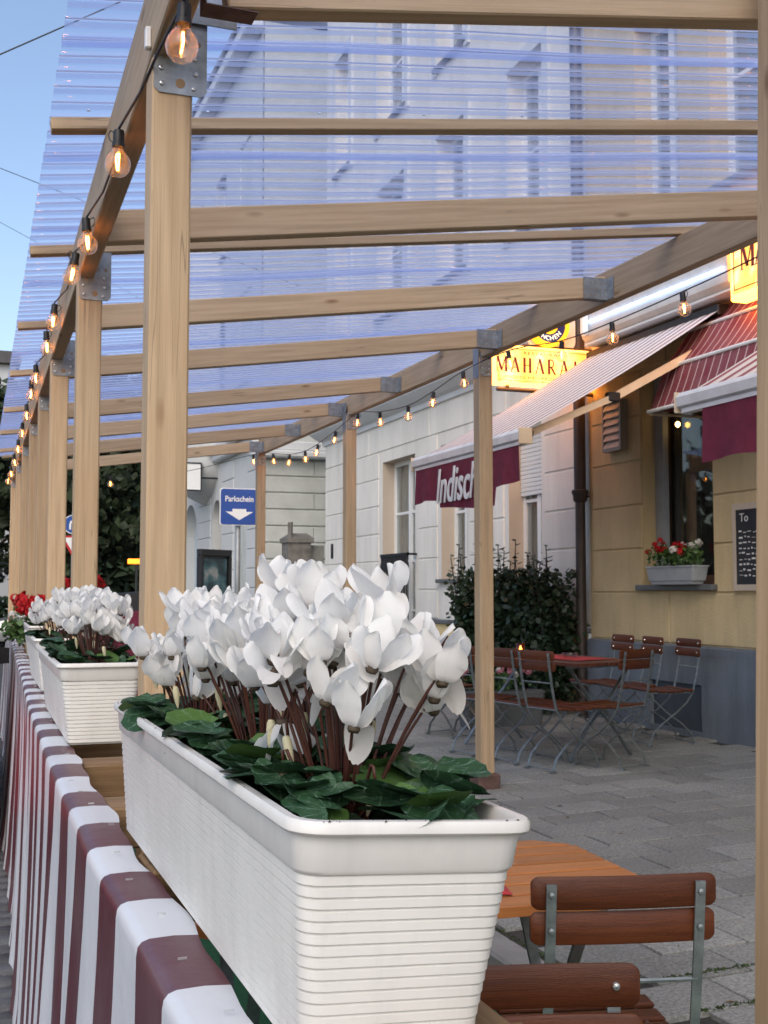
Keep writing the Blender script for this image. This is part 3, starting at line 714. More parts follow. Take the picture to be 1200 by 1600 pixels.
def serif_letter(ch, h):
    """tall narrow serif capitals made of thick and thin strokes; returns strokes and advance"""
    b = MB(); T, t, s = h*.165, h*.065, h*.15; hh = h
    def sf(x, y): b.box(x-s/2*1.2, x+s/2*1.2, y-(.018*h if y > 0 else 0), y+(.018*h if y == 0 else 0)+.01*h, 0, .003)
    if ch == 'M':
        w = .80*h; stroke(b, (.06*h,0), (.06*h,hh), t); stroke(b, (.40*h,.08*h), (.10*h,hh), T); stroke(b, (.40*h,.08*h), (.68*h,hh), t); stroke(b, (.72*h,0), (.72*h,hh), T)
        sf(.06*h,0); sf(.72*h,0); sf(.06*h,hh); sf(.72*h,hh)
    elif ch == 'A':
        w = .66*h; stroke(b, (.04*h,0), (.32*h,hh), t); stroke(b, (.58*h,0), (.32*h,hh), T); b.box(.13*h,.5*h,.3*h,.335*h,0,.003); sf(.04*h,0); sf(.58*h,0)
    elif ch == 'H':
        w = .66*h; stroke(b, (.1*h,0), (.1*h,hh), T); stroke(b, (.52*h,0), (.52*h,hh), T); b.box(.1*h,.52*h,.48*h,.52*h,0,.003)
        for x in (.1, .52): sf(x*h,0); sf(x*h,hh)
    elif ch == 'R':
        w = .66*h; stroke(b, (.1*h,0), (.1*h,hh), T); stroke(b, (.56*h,0), (.26*h,.5*h), T*.9); sf(.1*h,0); sf(.1*h,hh); sf(.58*h,0)
        n = 10; pts = []
        for k in range(n+1): a = pi/2 - pi*k/n; pts.append((.24*h + .22*h*cos(a), .74*h + .25*h*sin(a)))
        pts = [(.1*h,.99*h)] + pts + [(.1*h,.49*h)]
        for p, q in zip(pts, pts[1:]):
            d = Vector((q[0]-p[0], q[1]-p[1])).normalized(); nn = (-d.y*.035*h, d.x*.035*h)
            b.add([(p[0]-nn[0],p[1]-nn[1],0),(q[0]-nn[0],q[1]-nn[1],0),(q[0]+nn[0],q[1]+nn[1],0),(p[0]+nn[0],p[1]+nn[1],0),(p[0]-nn[0],p[1]-nn[1],.003),(q[0]-nn[0],q[1]-nn[1],.003),(q[0]+nn[0],q[1]+nn[1],.003),(p[0]+nn[0],p[1]+nn[1],.003)], [(0,3,2,1),(4,5,6,7),(0,1,5,4),(2,3,7,6)])
    else:
        w = .44*h; stroke(b, (.26*h,.1*h), (.26*h,hh), T); stroke(b, (.08*h,-.02*h), (.26*h,.1*h), T*.8); sf(.26*h,hh)
    return b, w
def serif_word(parent, word, h, Mx, mat, tr=.06):
    x = 0; L = []
    for ch in word: b, w = serif_letter(ch, h); L.append((b, x)); x += w + tr*h
    for b, xo in L:
        b.v = [(p[0]+xo-x/2, p[1]-h/2, p[2]) for p in b.v]
        obj('letter', b.xf(Mx), mat, parent, world=True)

# --- projecting lit restaurant sign facing us
s1 = thing('lit_sign', 'glowing yellow restaurant sign box projecting from the wall above the large awning', 'lit sign', (5.6, 10.6, 3.5))
SX0, SX1, SZ0, SZ1, SY = 5.05, 6.17, 3.555, 3.945, 10.52
obj('sign_case', MB().cbox(SX0, SX1, SY, SY+.14, SZ0, SZ1, .01), M['sign_edge'], s1, world=True)
obj('panel', MB().box(SX0+.018, SX1-.018, SY-.006, SY-.001, SZ0+.018, SZ1-.018), M['sign_panel'], s1, world=True)
obj('border_line', MB().box(SX0+.03,SX1-.03,SY-.009,SY-.0065,SZ0+.032,SZ0+.037).box(SX0+.03,SX1-.03,SY-.009,SY-.0065,SZ1-.04,SZ1-.035).box(SX0+.03,SX0+.034,SY-.009,SY-.0065,SZ0+.037,SZ1-.04), M['sign_small'], s1, world=True)
serif_word(s1, 'MAHARAJA', .150, face_front(5.60, SY-.0062, 3.75), M['sign_letter'], .26)
text('lettering', 'RESTAURANT', .042, M['sign_small'], s1, face_front(5.60, SY-.007, 3.872), 1.6, spacing=1.25)
text('lettering', 'INDISCHE SPEZIALITÄTEN', .042, M['sign_small'], s1, face_front(5.60, SY-.007, 3.625), 1.5, spacing=1.25)
obj('bracket_arm', MB().tube([(5.1,10.6,3.51),(6.2,10.6,3.51)], .02, 8).box(5.2,5.23,10.585,10.615,3.50,3.56), M['pipe'], s1, world=True)
# round sign above it
s2 = thing('round_sign', 'round yellow and blue brewery sign above the projecting restaurant sign', 'sign', (5.665, 10.6, 3.97))
def disc(name, r0, r1, y, mat, t=.012):
    obj(name, MB().lathe([(r0,0),(r1,0),(r1,t),(r0,t),(r0,0)], 40, (5.665, y, 4.195), 'y'), mat, s2, world=True)
disc('rim', .185, .225, 10.53, M['beer_yellow'], .08); disc('blue_ring', .10, .185, 10.545, M['beer_blue'], .05); disc('centre', .001, .10, 10.54, M['beer_yellow'], .05)
for k, ch in enumerate('MÜNCHEN'):
    a = radians(-90 + (k-3.4)*19)
    text('letter', ch, .066, M['beer_white'], s2, face_front(5.665+.143*cos(a), 10.542, 4.195+.143*sin(a)) @ Matrix.Rotation(a+pi/2, 4, 'Z'), extrude=.002)
obj('mount', MB().box(5.4, 6.2, 10.60, 10.63, 3.965, 3.985), M['pipe'], s2, world=True)
bp = thing('sign_backplate', 'white rounded plate with raised edge behind the round brewery sign', 'sign', (6.1, 11.1, 4.3))
pts = [(5.93+.23*cos(a)*1.0 + (.0), 4.33+.2*sin(a)) for a in [2*pi*k/32 for k in range(32)]]
def rr(cx, cz, hx, hz, r, n=6):
    o = []
    for sx, sz, a0 in ((1,1,0),(-1,1,pi/2),(-1,-1,pi),(1,-1,3*pi/2)):
        for k in range(n+1): a = a0 + pi/2*k/n; o.append((cx+sx*(hx-r)+r*cos(a), cz+sz*(hz-r)+r*sin(a)))
    return o
obj('plate', MB().loft([[(x, 10.66, z) for x, z in rr(5.76,4.22,.27,.24,.08)], [(x, 10.69, z) for x, z in rr(5.76,4.22,.27,.24,.08)]]), M['white_metal'], bp, world=True)
# --- flat lit sign over the window
s3 = thing('lit_sign', 'glowing yellow sign box flat on the wall above the maroon window hood', 'lit sign', (6.0, 7.3, 3.8))
obj('sign_case', MB().cbox(5.82, 5.98, 6.3, 7.80, 3.80, 4.40, .012), M['sign_edge'], s3, world=True)
obj('panel', MB().box(5.812, 5.819, 6.34, 7.76, 3.85, 4.37), M['sign_panel'], s3, world=True)
obj('border_line', MB().box(5.807,5.811,6.36,7.735,3.875,3.882).box(5.807,5.811,7.728,7.735,3.882,4.35), M['sign_small'], s3, world=True)
serif_word(s3, 'MAHARAJA', .205, face_street(5.8105, 7.07, 4.12), M['sign_letter'], .05)
text('lettering', 'INDISCHE SPEZIALITÄTEN', .058, M['sign_small'], s3, face_street(5.81, 7.0, 3.94), 1.1, spacing=1.2)

# --- awnings
def cloth(mb, f, nu, nv):
    for i in range(nu+1):
        for j in range(nv+1): mb.v.append(f(i/nu, j/nv))
    for i in range(nu):
        for j in range(nv): a = i*(nv+1)+j; mb.f.append((a, a+1, a+nv+2, a+nv+1))
    return mb
def big_awning(label, y0, y1, fx, fz, mat, textlab=None, val_y=None):
    t = thing('awning', label, 'awning', (5.2, (y0+y1)/2, fz))
    wx, wz = 6.08, 3.88
    obj('awning_cloth', cloth(MB(), lambda u, v: (fx+(wx-fx)*u, y0+(y1-y0)*v, fz+.05+(wz-fz-.05)*u - .03*sin(pi*u)), 12, 2), mat, t, world=True, smooth=True)
    obj('front_bar', MB().loft([[(fx-.05, y, fz-.02),(fx-.055, y, fz+.035),(fx-.03, y, fz+.065),(fx+.03, y, fz+.06),(fx+.05, y, fz+.02),(fx+.045, y, fz-.03),(fx-.02, y, fz-.035)] for y in (y0-.03, y1+.03)]), M['white_metal'], t, world=True)
    obj('bar_lip', MB().box(fx-.035, fx+.03, y0, y1, fz-.062, fz-.036), M['white_metal'], t, world=True)
    va, vb = val_y or (y0+.02, y1-.02)
    def vf(u, v):
        y = va + (vb-va)*u
        drop = (.29 + .02*sin(u*9)) if u < .2 else .43 + .03*sin(u*6) if u < .735 else .33 + .01*sin(u*20)
        return (fx - .03 + .012*sin(u*42)*v + .01*sin(u*17+2)*v, y + .012*v*sin(u*9), fz - .05 - drop*v)
    obj('valance', cloth(MB(), vf, 70, 5), M['valance'], t, world=True, smooth=True)
    for ye in (y0+.12, y1-.12):
        arm = obj('folding_arm', MB().ribbon([(fx+.02,ye,fz+.01),(5.08,ye-.02,3.08)], .04, .055, (0,1,0)).ribbon([(5.08,ye-.02,3.08),(5.86,ye,3.50),(6.16,ye,3.66)], .045, .065, (0,1,0)), M['beige_metal'], t, world=True)
        obj('arm_joint', MB().cbox(5.02,5.13,ye-.05,ye+.03,3.04,3.12,.01).cbox(fx+.05,fx+.14,ye-.035,ye+.035,fz+.015,fz+.075,.01), M['dark_metal'], arm, world=True)
        obj('end_cap', MB().cbox(fx-.06,fx+.06,(y0-.045 if ye < (y0+y1)/2 else y1+.031),(y0-.031 if ye < (y0+y1)/2 else y1+.045),fz-.06,fz+.07,.01), M['beige_metal'], arm, world=True)
    obj('wall_bar', MB().cbox(6.04, 6.16, y0, y1, 3.82, 3.92, .01), M['dark_metal'], t, world=True)
    return t
aw1 = big_awning('large extended pale striped awning with lettered maroon valance', 8.26, 10.47, 4.2, 2.70, M['awning_stripe'])
text('lettering', 'Indische', .44, M['sign_white'], aw1, face_street(4.140, 9.89, 2.42), .72, shear=.25, extrude=.004, spacing=1.0, align='LEFT', bold=.004)
aw3 = big_awning('extended red and white striped awning cut off by the blurred near post', 3.3, 6.08, 4.2, 2.64, M['awning_stripe_wide'], val_y=(3.4, 5.87))
# cassette with LED strip above the first awning
ca = thing('awning_cassette', 'white awning housing with a bluish lit tube along its face', 'awning housing', (6.1, 9.2, 3.95))
obj('housing', MB().loft([[(6.19,y,3.98),(5.98,y,3.98),(5.93,y,4.03),(5.92,y,4.30),(5.97,y,4.38),(6.19,y,4.42)] for y in (7.97, 10.35)]), plain('housing paint', (.50,.47,.43), .5), ca, world=True)
obj('light_tube', MB().tube([(5.90,8.0,4.14),(5.90,10.2,4.16)], .010, 8), M['led'], ca, world=True)
obj('tube_holder', MB().cbox(5.86,5.93,10.2,10.28,4.03,4.30,.02), M['white_metal'], ca, world=True)
obj('drip_rail', MB().box(5.96, 6.19, 7.97, 10.35, 3.955, 3.975), M['cornice'], ca, world=True)
# maroon dutch hood
hd = thing('window_hood', 'maroon window hood with thin pale pinstripes and white ribs', 'window hood', (6, 7.9, 3))
rib = [(6.19, 3.95), (6.0, 3.75), (5.73, 3.40), (5.58, 3.02)]
HY0, HY1 = 6.6, 8.6
for (a, b) in zip(rib, rib[1:]):
    obj('hood_panel', cloth(MB(), lambda u, v: (a[0]+(b[0]-a[0])*u, HY0+(HY1-HY0)*v, a[1]+(b[1]-a[1])*u - .02*sin(pi*u)), 5, 2), M['hood_stripe'], hd, world=True, smooth=True)
for x, z in rib[1:]: obj('hood_rib', MB().tube([(x-.008,HY0-.02,z),(x-.008,HY1+.02,z)], .017, 8), M['white_metal'], hd, world=True)
for ye in (HY0, HY1): obj('hood_cheek', MB().add([(x, ye, z) for x, z in rib] + [(6.19, ye, 3.05)], [(0,1,2,3,4)]), M['hood_stripe'], hd, world=True)
obj('hood_frame', MB().tube([(5.58,HY1,3.0),(6.19,HY1,3.0)], .012, 6).tube([(6.17,HY0,3.0),(6.17,HY1,3.0)], .012, 6), M['beige_metal'], hd, world=True)
# chalkboard
kb = thing('chalkboard', 'narrow black chalkboard menu in a pale frame on the yellow wall', 'chalkboard', (6.17, 8.0, 1.5))
obj('board', MB().box(6.160, 6.172, 7.6, 8.24, 1.55, 2.17), M['slate_board'], kb, world=True)
obj('board_frame', MB().box(6.15,6.184,8.24,8.275,1.5,2.22).box(6.15,6.184,7.565,7.6,1.5,2.22).box(6.151,6.183,7.6,8.24,1.5,1.55).box(6.151,6.183,7.6,8.24,2.17,2.22), M['reveal'], kb, world=True)
text('lettering', 'To', .10, M['chalk'], kb, face_street(6.158, 8.13, 2.10), 1)
ch = MB()
for k in range(9):
    z = 1.62 + k*.045; y = 8.2
    while y > 7.66:
        ln = R.uniform(.015, .05); stroke_z = R.uniform(-.006, .006)
        ch.box(6.1575, 6.1595, y-ln, y, z+stroke_z, z+stroke_z+R.uniform(.003, .016)); y -= ln + R.uniform(.01, .03)
tag(obj('chalk_writing', ch, M['chalk'], kb, world=True), kind='stuff')

# ------------------------------------------------------------------ plants with small blooms
def leaf_quads(mb, c, r, n, size, rng, squash=(1,1,1), shell=.0):
    for _ in range(n):
        d = Vector((rng.gauss(0,1), rng.gauss(0,1), rng.gauss(0,1))).normalized() * (rng.random() ** .45)
        p = Vector((c[0]+d.x*r*squash[0], c[1]+d.y*r*squash[1], c[2]+d.z*r*squash[2]))
        a = Vector((rng.gauss(0,1), rng.gauss(0,1), rng.gauss(0,.6))).normalized(); b = a.orthogonal().normalized()
        b = (Matrix.Rotation(rng.uniform(0, 6.28), 3, a) @ b); s = size*rng.uniform(.6, 1.3); w = s*.42
        nn = a.cross(b)
        mb.add([p, p + a*s*.5 + b*w + nn*s*.08, p + a*s, p + a*s*.5 - b*w + nn*s*.08], [(0,1,2),(0,2,3)])
def bloom_mesh(name, mat, r, n, rng, size):
    mb = MB()
    for k in range(n):
        d = Vector((rng.gauss(0,1), rng.gauss(0,1), rng.gauss(.25,.8))).normalized(); p = d*r*rng.uniform(.6, 1)
        b = d.orthogonal().normalized(); b = Matrix.Rotation(rng.uniform(0,6.28), 3, d) @ b; c = d.cross(b)
        for q in range(5):
            a = 2*pi*q/5; e = (b*cos(a) + c*sin(a)); e2 = (b*cos(a+.6) + c*sin(a+.6)); e3 = (b*cos(a-.6) + c*sin(a-.6))
            mb.add([p, p + e3*size*.7 + d*size*.2, p + e*size + d*size*.1, p + e2*size*.7 + d*size*.2], [(0,1,2,3)])
    return mesh(name, mb, mat, False, False)
rb = random.Random(3)
BL = {k: [bloom_mesh('bloom', M[m_], .03, 14, rb, .016) for _ in range(2)] for k, m_ in (('red', 'red_petal'), ('pink', 'pink_petal'), ('white', 'white_petal2'))}
def flower_plant(label, cx, cy, cz, rx, ry, h, mix, nb, seed, cat='flower plant', name='geranium', group=None, leafsize=.045, nleaf=170, bs=1.0):
    g = random.Random(seed); t = thing(name, label, cat, (cx, cy, cz), 0, group)
    fo = MB(); leaf_quads(fo, (0,0,h*.42), 1, nleaf, leafsize, g, (rx, ry, h*.45))
    tag(obj('foliage', fo, M['plant_leaf'], t, autofix=False), kind='stuff')
    st = MB()
    for k in range(6): a = g.uniform(0,6.3); st.tube([(0,0,-.03),(rx*.6*cos(a), ry*.6*sin(a), h*.7)], .004, 5)
    obj('stem', st, M['plant_leaf'], t)
    for k in range(nb):
        a = g.uniform(0, 6.3); q = sqrt(g.random()); c = g.choice(mix)
        o = link('bloom', g.choice(BL[c]), t, (rx*q*cos(a), ry*q*sin(a), h*(.55 + .5*g.random()*(1.1-q*.5))), (g.uniform(-.5,.5), g.uniform(-.5,.5), g.uniform(0,6)))
        s_ = bs*g.uniform(.8, 1.25); o.scale = (s_, s_, s_)
    return t

# ------------------------------------------------------------------ planters
def rrect(hx, hy, r, z, n=4):
    o = []
    for sx, sy, a0 in ((1,1,0),(-1,1,pi/2),(-1,-1,pi),(1,-1,3*pi/2)):
        for k in range(n+1): a = a0 + pi/2*k/n; o.append((sx*(hx-r)+r*cos(a), sy*(hy-r)+r*sin(a), z))
    return o
def planter_parts(L=.555):
    rings = []
    hb, hl = .077, L-.04      # bottom
    H0 = .160; nr = 16
    def half(z): k = z/.205; return hb + (.101-hb)*k, hl + (L-.012-hl)*k
    rings.append(rrect(hb-.004, hl-.004, .016, 0))
    for i in range(nr):
        z0 = .004 + i*(H0-.004)/nr; z1 = .004 + (i+1)*(H0-.004)/nr; dz = z1-z0
        a, b = half(z0); rings.append(rrect(a-.0022, b-.0022, .018, z0)); rings.append(rrect(a+.0008, b+.0008, .019, z0+dz*.14))
        a, b = half(z1); rings.append(rrect(a-.0002, b-.0002, .019, z1-dz*.16))
        rings.append(rrect(a-.0022, b-.0022, .018, z1-dz*.02))
    a, b = half(H0); rings.append(rrect(a+.0015, b+.0015, .021, H0+.0005)); rings.append(rrect(a+.004, b+.004, .022, H0+.004))
    a, b = half(.193); rings.append(rrect(a+.0035, b+.0035, .024, .192))
    rings += [rrect(.108, L-.003, .028, .1935), rrect(.1105, L-.0003, .030, .196), rrect(.1105, L-.0003, .030, .202), rrect(.108, L-.003, .028, .2055), rrect(.100, L-.011, .024, .2055), rrect(.0975, L-.0135, .022, .203)]
    a, b = half(.12); rings.append(rrect(a-.003, b-.003, .018, .12))
    pot = MB().loft(rings, True, False)
    soil = MB(); n = 40; g = random.Random(5)
    for i in range(n+1):
        for j in range(9): soil.v.append((-.088+.176*j/8, -(L-.022)+2*(L-.022)*i/n, .168+g.uniform(-.006,.006)))
    for i in range(n):
        for j in range(8): q = i*9+j; soil.f.append((q, q+1, q+10, q+9))
    return pot, soil
pot, soil = planter_parts()
potm = mesh('planter_box', pot, M['plastic'], 'auto'); soilm = mesh('soil', soil, M['soil'], True)
def place_planter(label, loc, rot=(0,0,0), group='white plastic planters along the fence', sl=1.0):
    t = thing('planter', label, 'planter', loc, 0, group); t.rotation_euler = rot
    link('planter_box', potm, t); link('soil', soilm, t); t.scale = (1, sl, 1)
    return t
PL = [('large white ribbed plastic planter nearest the camera, tilted slightly', (.358, 1.470, 1.105), (0, radians(3.6), 0)),
      ('white ribbed planter standing behind the thick near post on the fence', (.380, 3.60, 1.113), (0, 0, radians(-1.2))),
      ('white ribbed planter with cyclamen, third along the fence', (.438, 5.29, 1.11), (0, 0, radians(-1.4)))]
planters = [place_planter(l_, p, r) for l_, p, r in PL]
bpy.context.view_layer.update()

# --- cyclamen
def petal_mesh(seed, flop=0):
    g = random.Random(seed); ns, nt = 11, 6; mb = MB(); tw = g.uniform(.35, 1.1)*g.choice((-1, 1)); Lp = g.uniform(.047, .059); wmax = g.uniform(.0150, .0195); fl_ = g.uniform(.006, .017)
    ph = g.uniform(0, 6)
    for i in range(ns+1):
        s_ = (i/ns)**.82
        if flop:
            r = .006 + Lp*.8*s_; z = .004 - .035*s_*s_*flop + .008*sin(pi*s_)
        else:
            r = .006 + .010*sin(min(1, s_*1.4)*pi*.5) + fl_*s_*s_; z = -.003*sin(pi*min(1, s_*3)) + Lp*(s_**1.15)
        w = wmax*((.30+.70*sin(pi/2*s_/.60)) if s_ < .60 else max(.10, 1-((s_-.60)/.40)**2.4)**.5)
        phi = tw*s_
        # local frame: radial x, tangential y
        rad = Vector((1,0,0)); tan_ = Vector((0,1,0)); 
        if flop: nrm = Vector((0,0,1)); wd = tan_*cos(phi*.5) + nrm*sin(phi*.5); nr = nrm
        else: wd = tan_*cos(phi) + rad*sin(phi); nr = rad*cos(phi) - tan_*sin(phi)
        for j in range(nt+1):
            t = 2*j/nt - 1
            p = Vector((r, 0, z)) + wd*(w*t) + nr*(.0045*t*t*s_ + .0010*sin(4*t+ph)*s_) + Vector((0,0,-.004*abs(t)**3*(s_ > .5)))
            mb.v.append(p)
    for i in range(ns):
        for j in range(nt): a = i*(nt+1)+j; mb.f.append((a, a+1, a+nt+2, a+nt+1))
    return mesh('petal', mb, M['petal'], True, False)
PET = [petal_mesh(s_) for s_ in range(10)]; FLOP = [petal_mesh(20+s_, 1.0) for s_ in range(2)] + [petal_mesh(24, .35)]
budm = mesh('bud', MB().lathe([(.0008,-.030),(.0032,-.022),(.0048,-.010),(.0046,-.002),(.003,.002)], 8), M['cream_bud'], True)
calm = mesh('calyx', MB().lathe([(.001,.012),(.004,.009),(.0055,.003),(.0062,-.003),(.0045,-.006),(.003,-.004)], 10), M['sepal'], True)
def leaf_mesh(seed):
    g = random.Random(seed); n, m_ = 22, 5; mb = MB(); mb.v.append(Vector((0, 0, 0)))
    cup = g.uniform(-.22, .3); ph = g.uniform(0, 6); Ls = 1
    for q in range(1, m_+1):
        for k in range(n):
            a = 2*pi*k/n   # 0 = tip (+y), pi = stalk notch
            d = abs(((a + pi) % (2*pi)) - pi)
            r = .030*(1 + .30*max(0, cos(a))**3 - .0*d) * (1 - .62*max(0, (d-2.55)/.6)) * (1 + .035*sin(9*a + ph) + .018*sin(17*a + ph*2))
            r *= q/m_
            x, y = r*sin(a), r*cos(a) + .006*(q/m_)
            z = cup*(r**2)/.035 + .0022*sin(3*a+ph)*(q/m_)**2 - .0015*abs(x)/.03 + .07*abs(x)*(q/m_)
            mb.v.append(Vector((x, y, z)))
    for k in range(n): mb.f.append((0, 1+k, 1+(k+1) % n))
    for q in range(m_-1):
        for k in range(n): a = 1+q*n+k; b = 1+q*n+(k+1) % n; mb.f.append((a, a+n, b+n, b))
    return mesh('leaf', mb, M['leaf'], True, False)
LEAF = [leaf_mesh(s_) for s_ in range(6)]
def cyclamen(label, planter, ly, seed, nf, nl, hmin=.12, hmax=.20, spread=.10, nb=4, lx=0, ext=1.25, extra=None, droop=None, lshift=0):
    """a cyclamen rooted in a planter; position in the planter's own frame"""
    g = random.Random(seed)
    Mw = Matrix.LocRotScale(planter.location, planter.rotation_euler, None)
    base = Mw @ Vector((lx, ly, .172))
    t = thing('cyclamen', label, 'flower plant', base, 0, 'white cyclamen in the planters')
    heads = []
    for k in range(nf*30):
        if len(heads) >= nf: break
        a = g.uniform(0, 2*pi); q = sqrt(g.random())
        x, y = spread*.92*q*cos(a), spread*ext*q*sin(a)
        z = g.uniform(hmin, hmax) - .035*q*q
        if all((Vector((x,y,z))-h_).length > .023 for h_ in heads): heads.append(Vector((x, y, z)))
    if extra: heads += [Vector(e) for e in extra]
    for hpos in heads:
        root = Vector((hpos.x*.22, hpos.y*.22, -.01)); mid = Vector((hpos.x*.55, hpos.y*.55, hpos.z*.6))
        fl = link('flower', calm, t, hpos, (g.uniform(-.3,.3) - hpos.y*.8, g.uniform(-.3,.3) + hpos.x*.8, g.uniform(0, 6.28)))
        Mi = Matrix.LocRotScale(hpos, fl.rotation_euler, None).inverted()
        path = [root.lerp(mid, u)*(1-u) + mid.lerp(hpos + Vector((0,0,.012)), u)*u for u in [i/7 for i in range(8)]]
        link('stem', mesh('stem', MB().tube([Mi @ p for p in path], [.0019-.0005*i/7 for i in range(8)], 6), M['stem'], True), fl)
        flops = set()
        if g.random() < .24: flops.add(g.randrange(5))
        if g.random() < .12: flops.add(g.randrange(5))
        for k in range(5):
            pe = link('petal', g.choice(FLOP) if k in flops else g.choice(PET), fl, (0,0,0), (g.uniform(-.2,.2), g.uniform(-.16,.22), 2*pi*k/5 + g.uniform(-.28,.28)))
            s_ = g.uniform(.72, .96); pe.scale = (s_, s_, s_)
    for k in range(nb):
        a = g.uniform(0, 6.28); q = g.uniform(.5, 1); hp = Vector((spread*.9*q*cos(a), spread*ext*q*sin(a), g.uniform(.045, .11)))
        bu = link('bud', budm, t, hp, (g.uniform(-.3,.3), g.uniform(-.3,.3), 0))
        pth = [Vector((hp.x*.3, hp.y*.3, -.01)), Vector((hp.x*.75, hp.y*.75, hp.z*.8)), hp*.93 + Vector((0,0,.02)), hp + Vector((0,0,.016)), hp + Vector((.002,0,.001))]
        Mi = Matrix.LocRotScale(hp, bu.rotation_euler, None).inverted()
        link('stem', mesh('stem', MB().tube([Mi @ p for p in pth], .0017, 6), M['stem'], True), bu)
    for k in range(nl):
        a = 2*pi*k/nl*2.618 + g.uniform(-.3,.3); q = .30 + .70*sqrt(k/nl)
        x, y = .088*q*cos(a), spread*1.62*q*sin(a) - lshift*(1-.4*q); z = .018 + .034*(1-q) + g.uniform(0,.022)
        z += .024*max(0, (abs(x)-.045)/.04); tilt_ = g.uniform(-.45, .95)*q*(1 if abs(x) < .05 else .6)
        lf = link('leaf', g.choice(LEAF), t, (x, y, z), (0,0,0))
        rz = atan2(y, x) - pi/2 + g.uniform(-.7,.7)
        lf.rotation_euler = (Matrix.Rotation(rz, 3, 'Z') @ Matrix.Rotation(-tilt_, 3, 'X') @ Matrix.Rotation(g.uniform(-.5,.5), 3, 'Y')).to_euler()
        s_ = g.uniform(.68, 1.22); lf.scale = (s_, s_, s_)
    for k in range(int(nl*.7)):        # low leaves that cover the soil and lean on the rim
        sx = g.choice((-1, -1, 1)); x = sx*g.uniform(.030, .072); y = g.uniform(-1, 1)*spread*1.7; z = g.uniform(.004, .022) + .026*max(0, (abs(x)-.045)/.03)
        lf = link('leaf', g.choice(LEAF), t, (x, y, z), (0,0,0))
        rz = (0 if sx > 0 else pi) - pi/2 + g.uniform(-1.1, 1.1)
        lf.rotation_euler = (Matrix.Rotation(rz, 3, 'Z') @ Matrix.Rotation(g.uniform(.0,.55), 3, 'X') @ Matrix.Rotation(g.uniform(-.35,.35), 3, 'Y')).to_euler()
        s_ = g.uniform(.6, .95); lf.scale = (s_, s_, s_)
    for hp in (droop or []):           # young flower still hanging, petals pointing down
        hp = Vector(hp); fl = link('flower', calm, t, hp, (pi + g.uniform(-.15,.15), g.uniform(-.15,.15), 0)); Mi = Matrix.LocRotScale(hp, fl.rotation_euler, None).inverted()
        link('stem', mesh('stem', MB().tube([Mi @ p for p in catmull([(hp.x*.4+.03, hp.y*.5, -.01), (hp.x+.03, hp.y, hp.z*.7), (hp.x+.016, hp.y, hp.z+.016), (hp.x+.005, hp.y, hp.z+.02), (hp.x, hp.y, hp.z+.004)], 5)], .0019, 6), M['stem'], True), fl)
        for k in range(5):
            pe = link('petal', PET[k], fl, (0,0,0), (0, .12 + .25*(k == 1), 2*pi*k/5)); pe.scale = (.8, .55, .72)
    # petioles
    pt = MB()
    for k in range(14):
        a = g.uniform(0, 6.28); q = g.uniform(.3, .9); pt.tube([(.01*cos(a), .01*sin(a), -.01), (.05*q*cos(a), .06*q*sin(a), .03), (.085*q*cos(a), spread*1.2*q*sin(a), .03)], .0014, 5)
    obj('leaf_stalk', pt, M['stem'], t)
    return t
p1, p2, p3 = planters
cyclamen('lush white cyclamen at the near end of the large near planter', p1, -.335, 11, 36, 66, .135, .19, .105, 7, .004, 1.25, extra=[(.06,.03,.21),(.0,.10,.205)], lshift=.035)
cyclamen('white cyclamen with its tallest blooms in the middle of the near planter', p1, -.03, 12, 34, 64, .115, .205, .10, 4, .005, 1.6, extra=[(.03,.06,.222),(.06,.02,.215),(.03,-.08,.21)], droop=[(-.05,-.26,.088)])
cyclamen('white cyclamen at the far end of the near planter, by the thick post', p1, .33, 13, 38, 62, .10, .215, .10, 4, .0, 1.5)
cyclamen('dense white cyclamen at the near end of the planter behind the thick post', p2, -.33, 14, 36, 34, .11, .19, .10, 5, .0, 1.5)
cyclamen('white cyclamen further back in the planter behind the thick post', p2, .15, 15, 30, 24, .11, .20, .10, 2, .0, 1.8)
cyclamen('white cyclamen in the third planter along the fence', p3, -.25, 16, 26, 24, .11, .18, .10, 3, -.01, 1.9)
cr = MB(); gq = random.Random(77)
for k in range(46):
    sx = gq.choice((-1, 1)); x, y = (sx*gq.uniform(.099, .109), gq.uniform(-.53, .53)) if gq.random() < .75 else (gq.uniform(-.09, .09), -gq.uniform(.545, .553)); q = gq.uniform(.0006, .0017)
    cr.add([(x-q,y-q,.2054),(x+q,y-q*.5,.2054),(x,y+q,.2054),(x,y,.2054+q)], [(0,1,3),(1,2,3),(2,0,3)])
tag(obj('soil_crumbs', cr, M['soil'], p1), kind='stuff')
fl_ = MB()
for k in range(34):
    y = gq.uniform(3.2, 9); x = y*gq.uniform(.42, .78); 
    if x > 6.0 or x < 2.2: continue
    a = gq.uniform(0, 6.3); q = gq.uniform(.008, .026); z = zp(x) + .003
    fl_.add([(x-q*cos(a), y-q*sin(a), z), (x+q*.4*sin(a), y-q*.4*cos(a), z+q*.3), (x+q*cos(a), y+q*sin(a), z+.002), (x-q*.4*sin(a), y+q*.4*cos(a), z+q*.2)], [(0,1,2,3)])
tag(obj('fallen_leaves', fl_, plain('dry leaf', (.13, .085, .03), .8, 0, .5, 9)), kind='stuff')
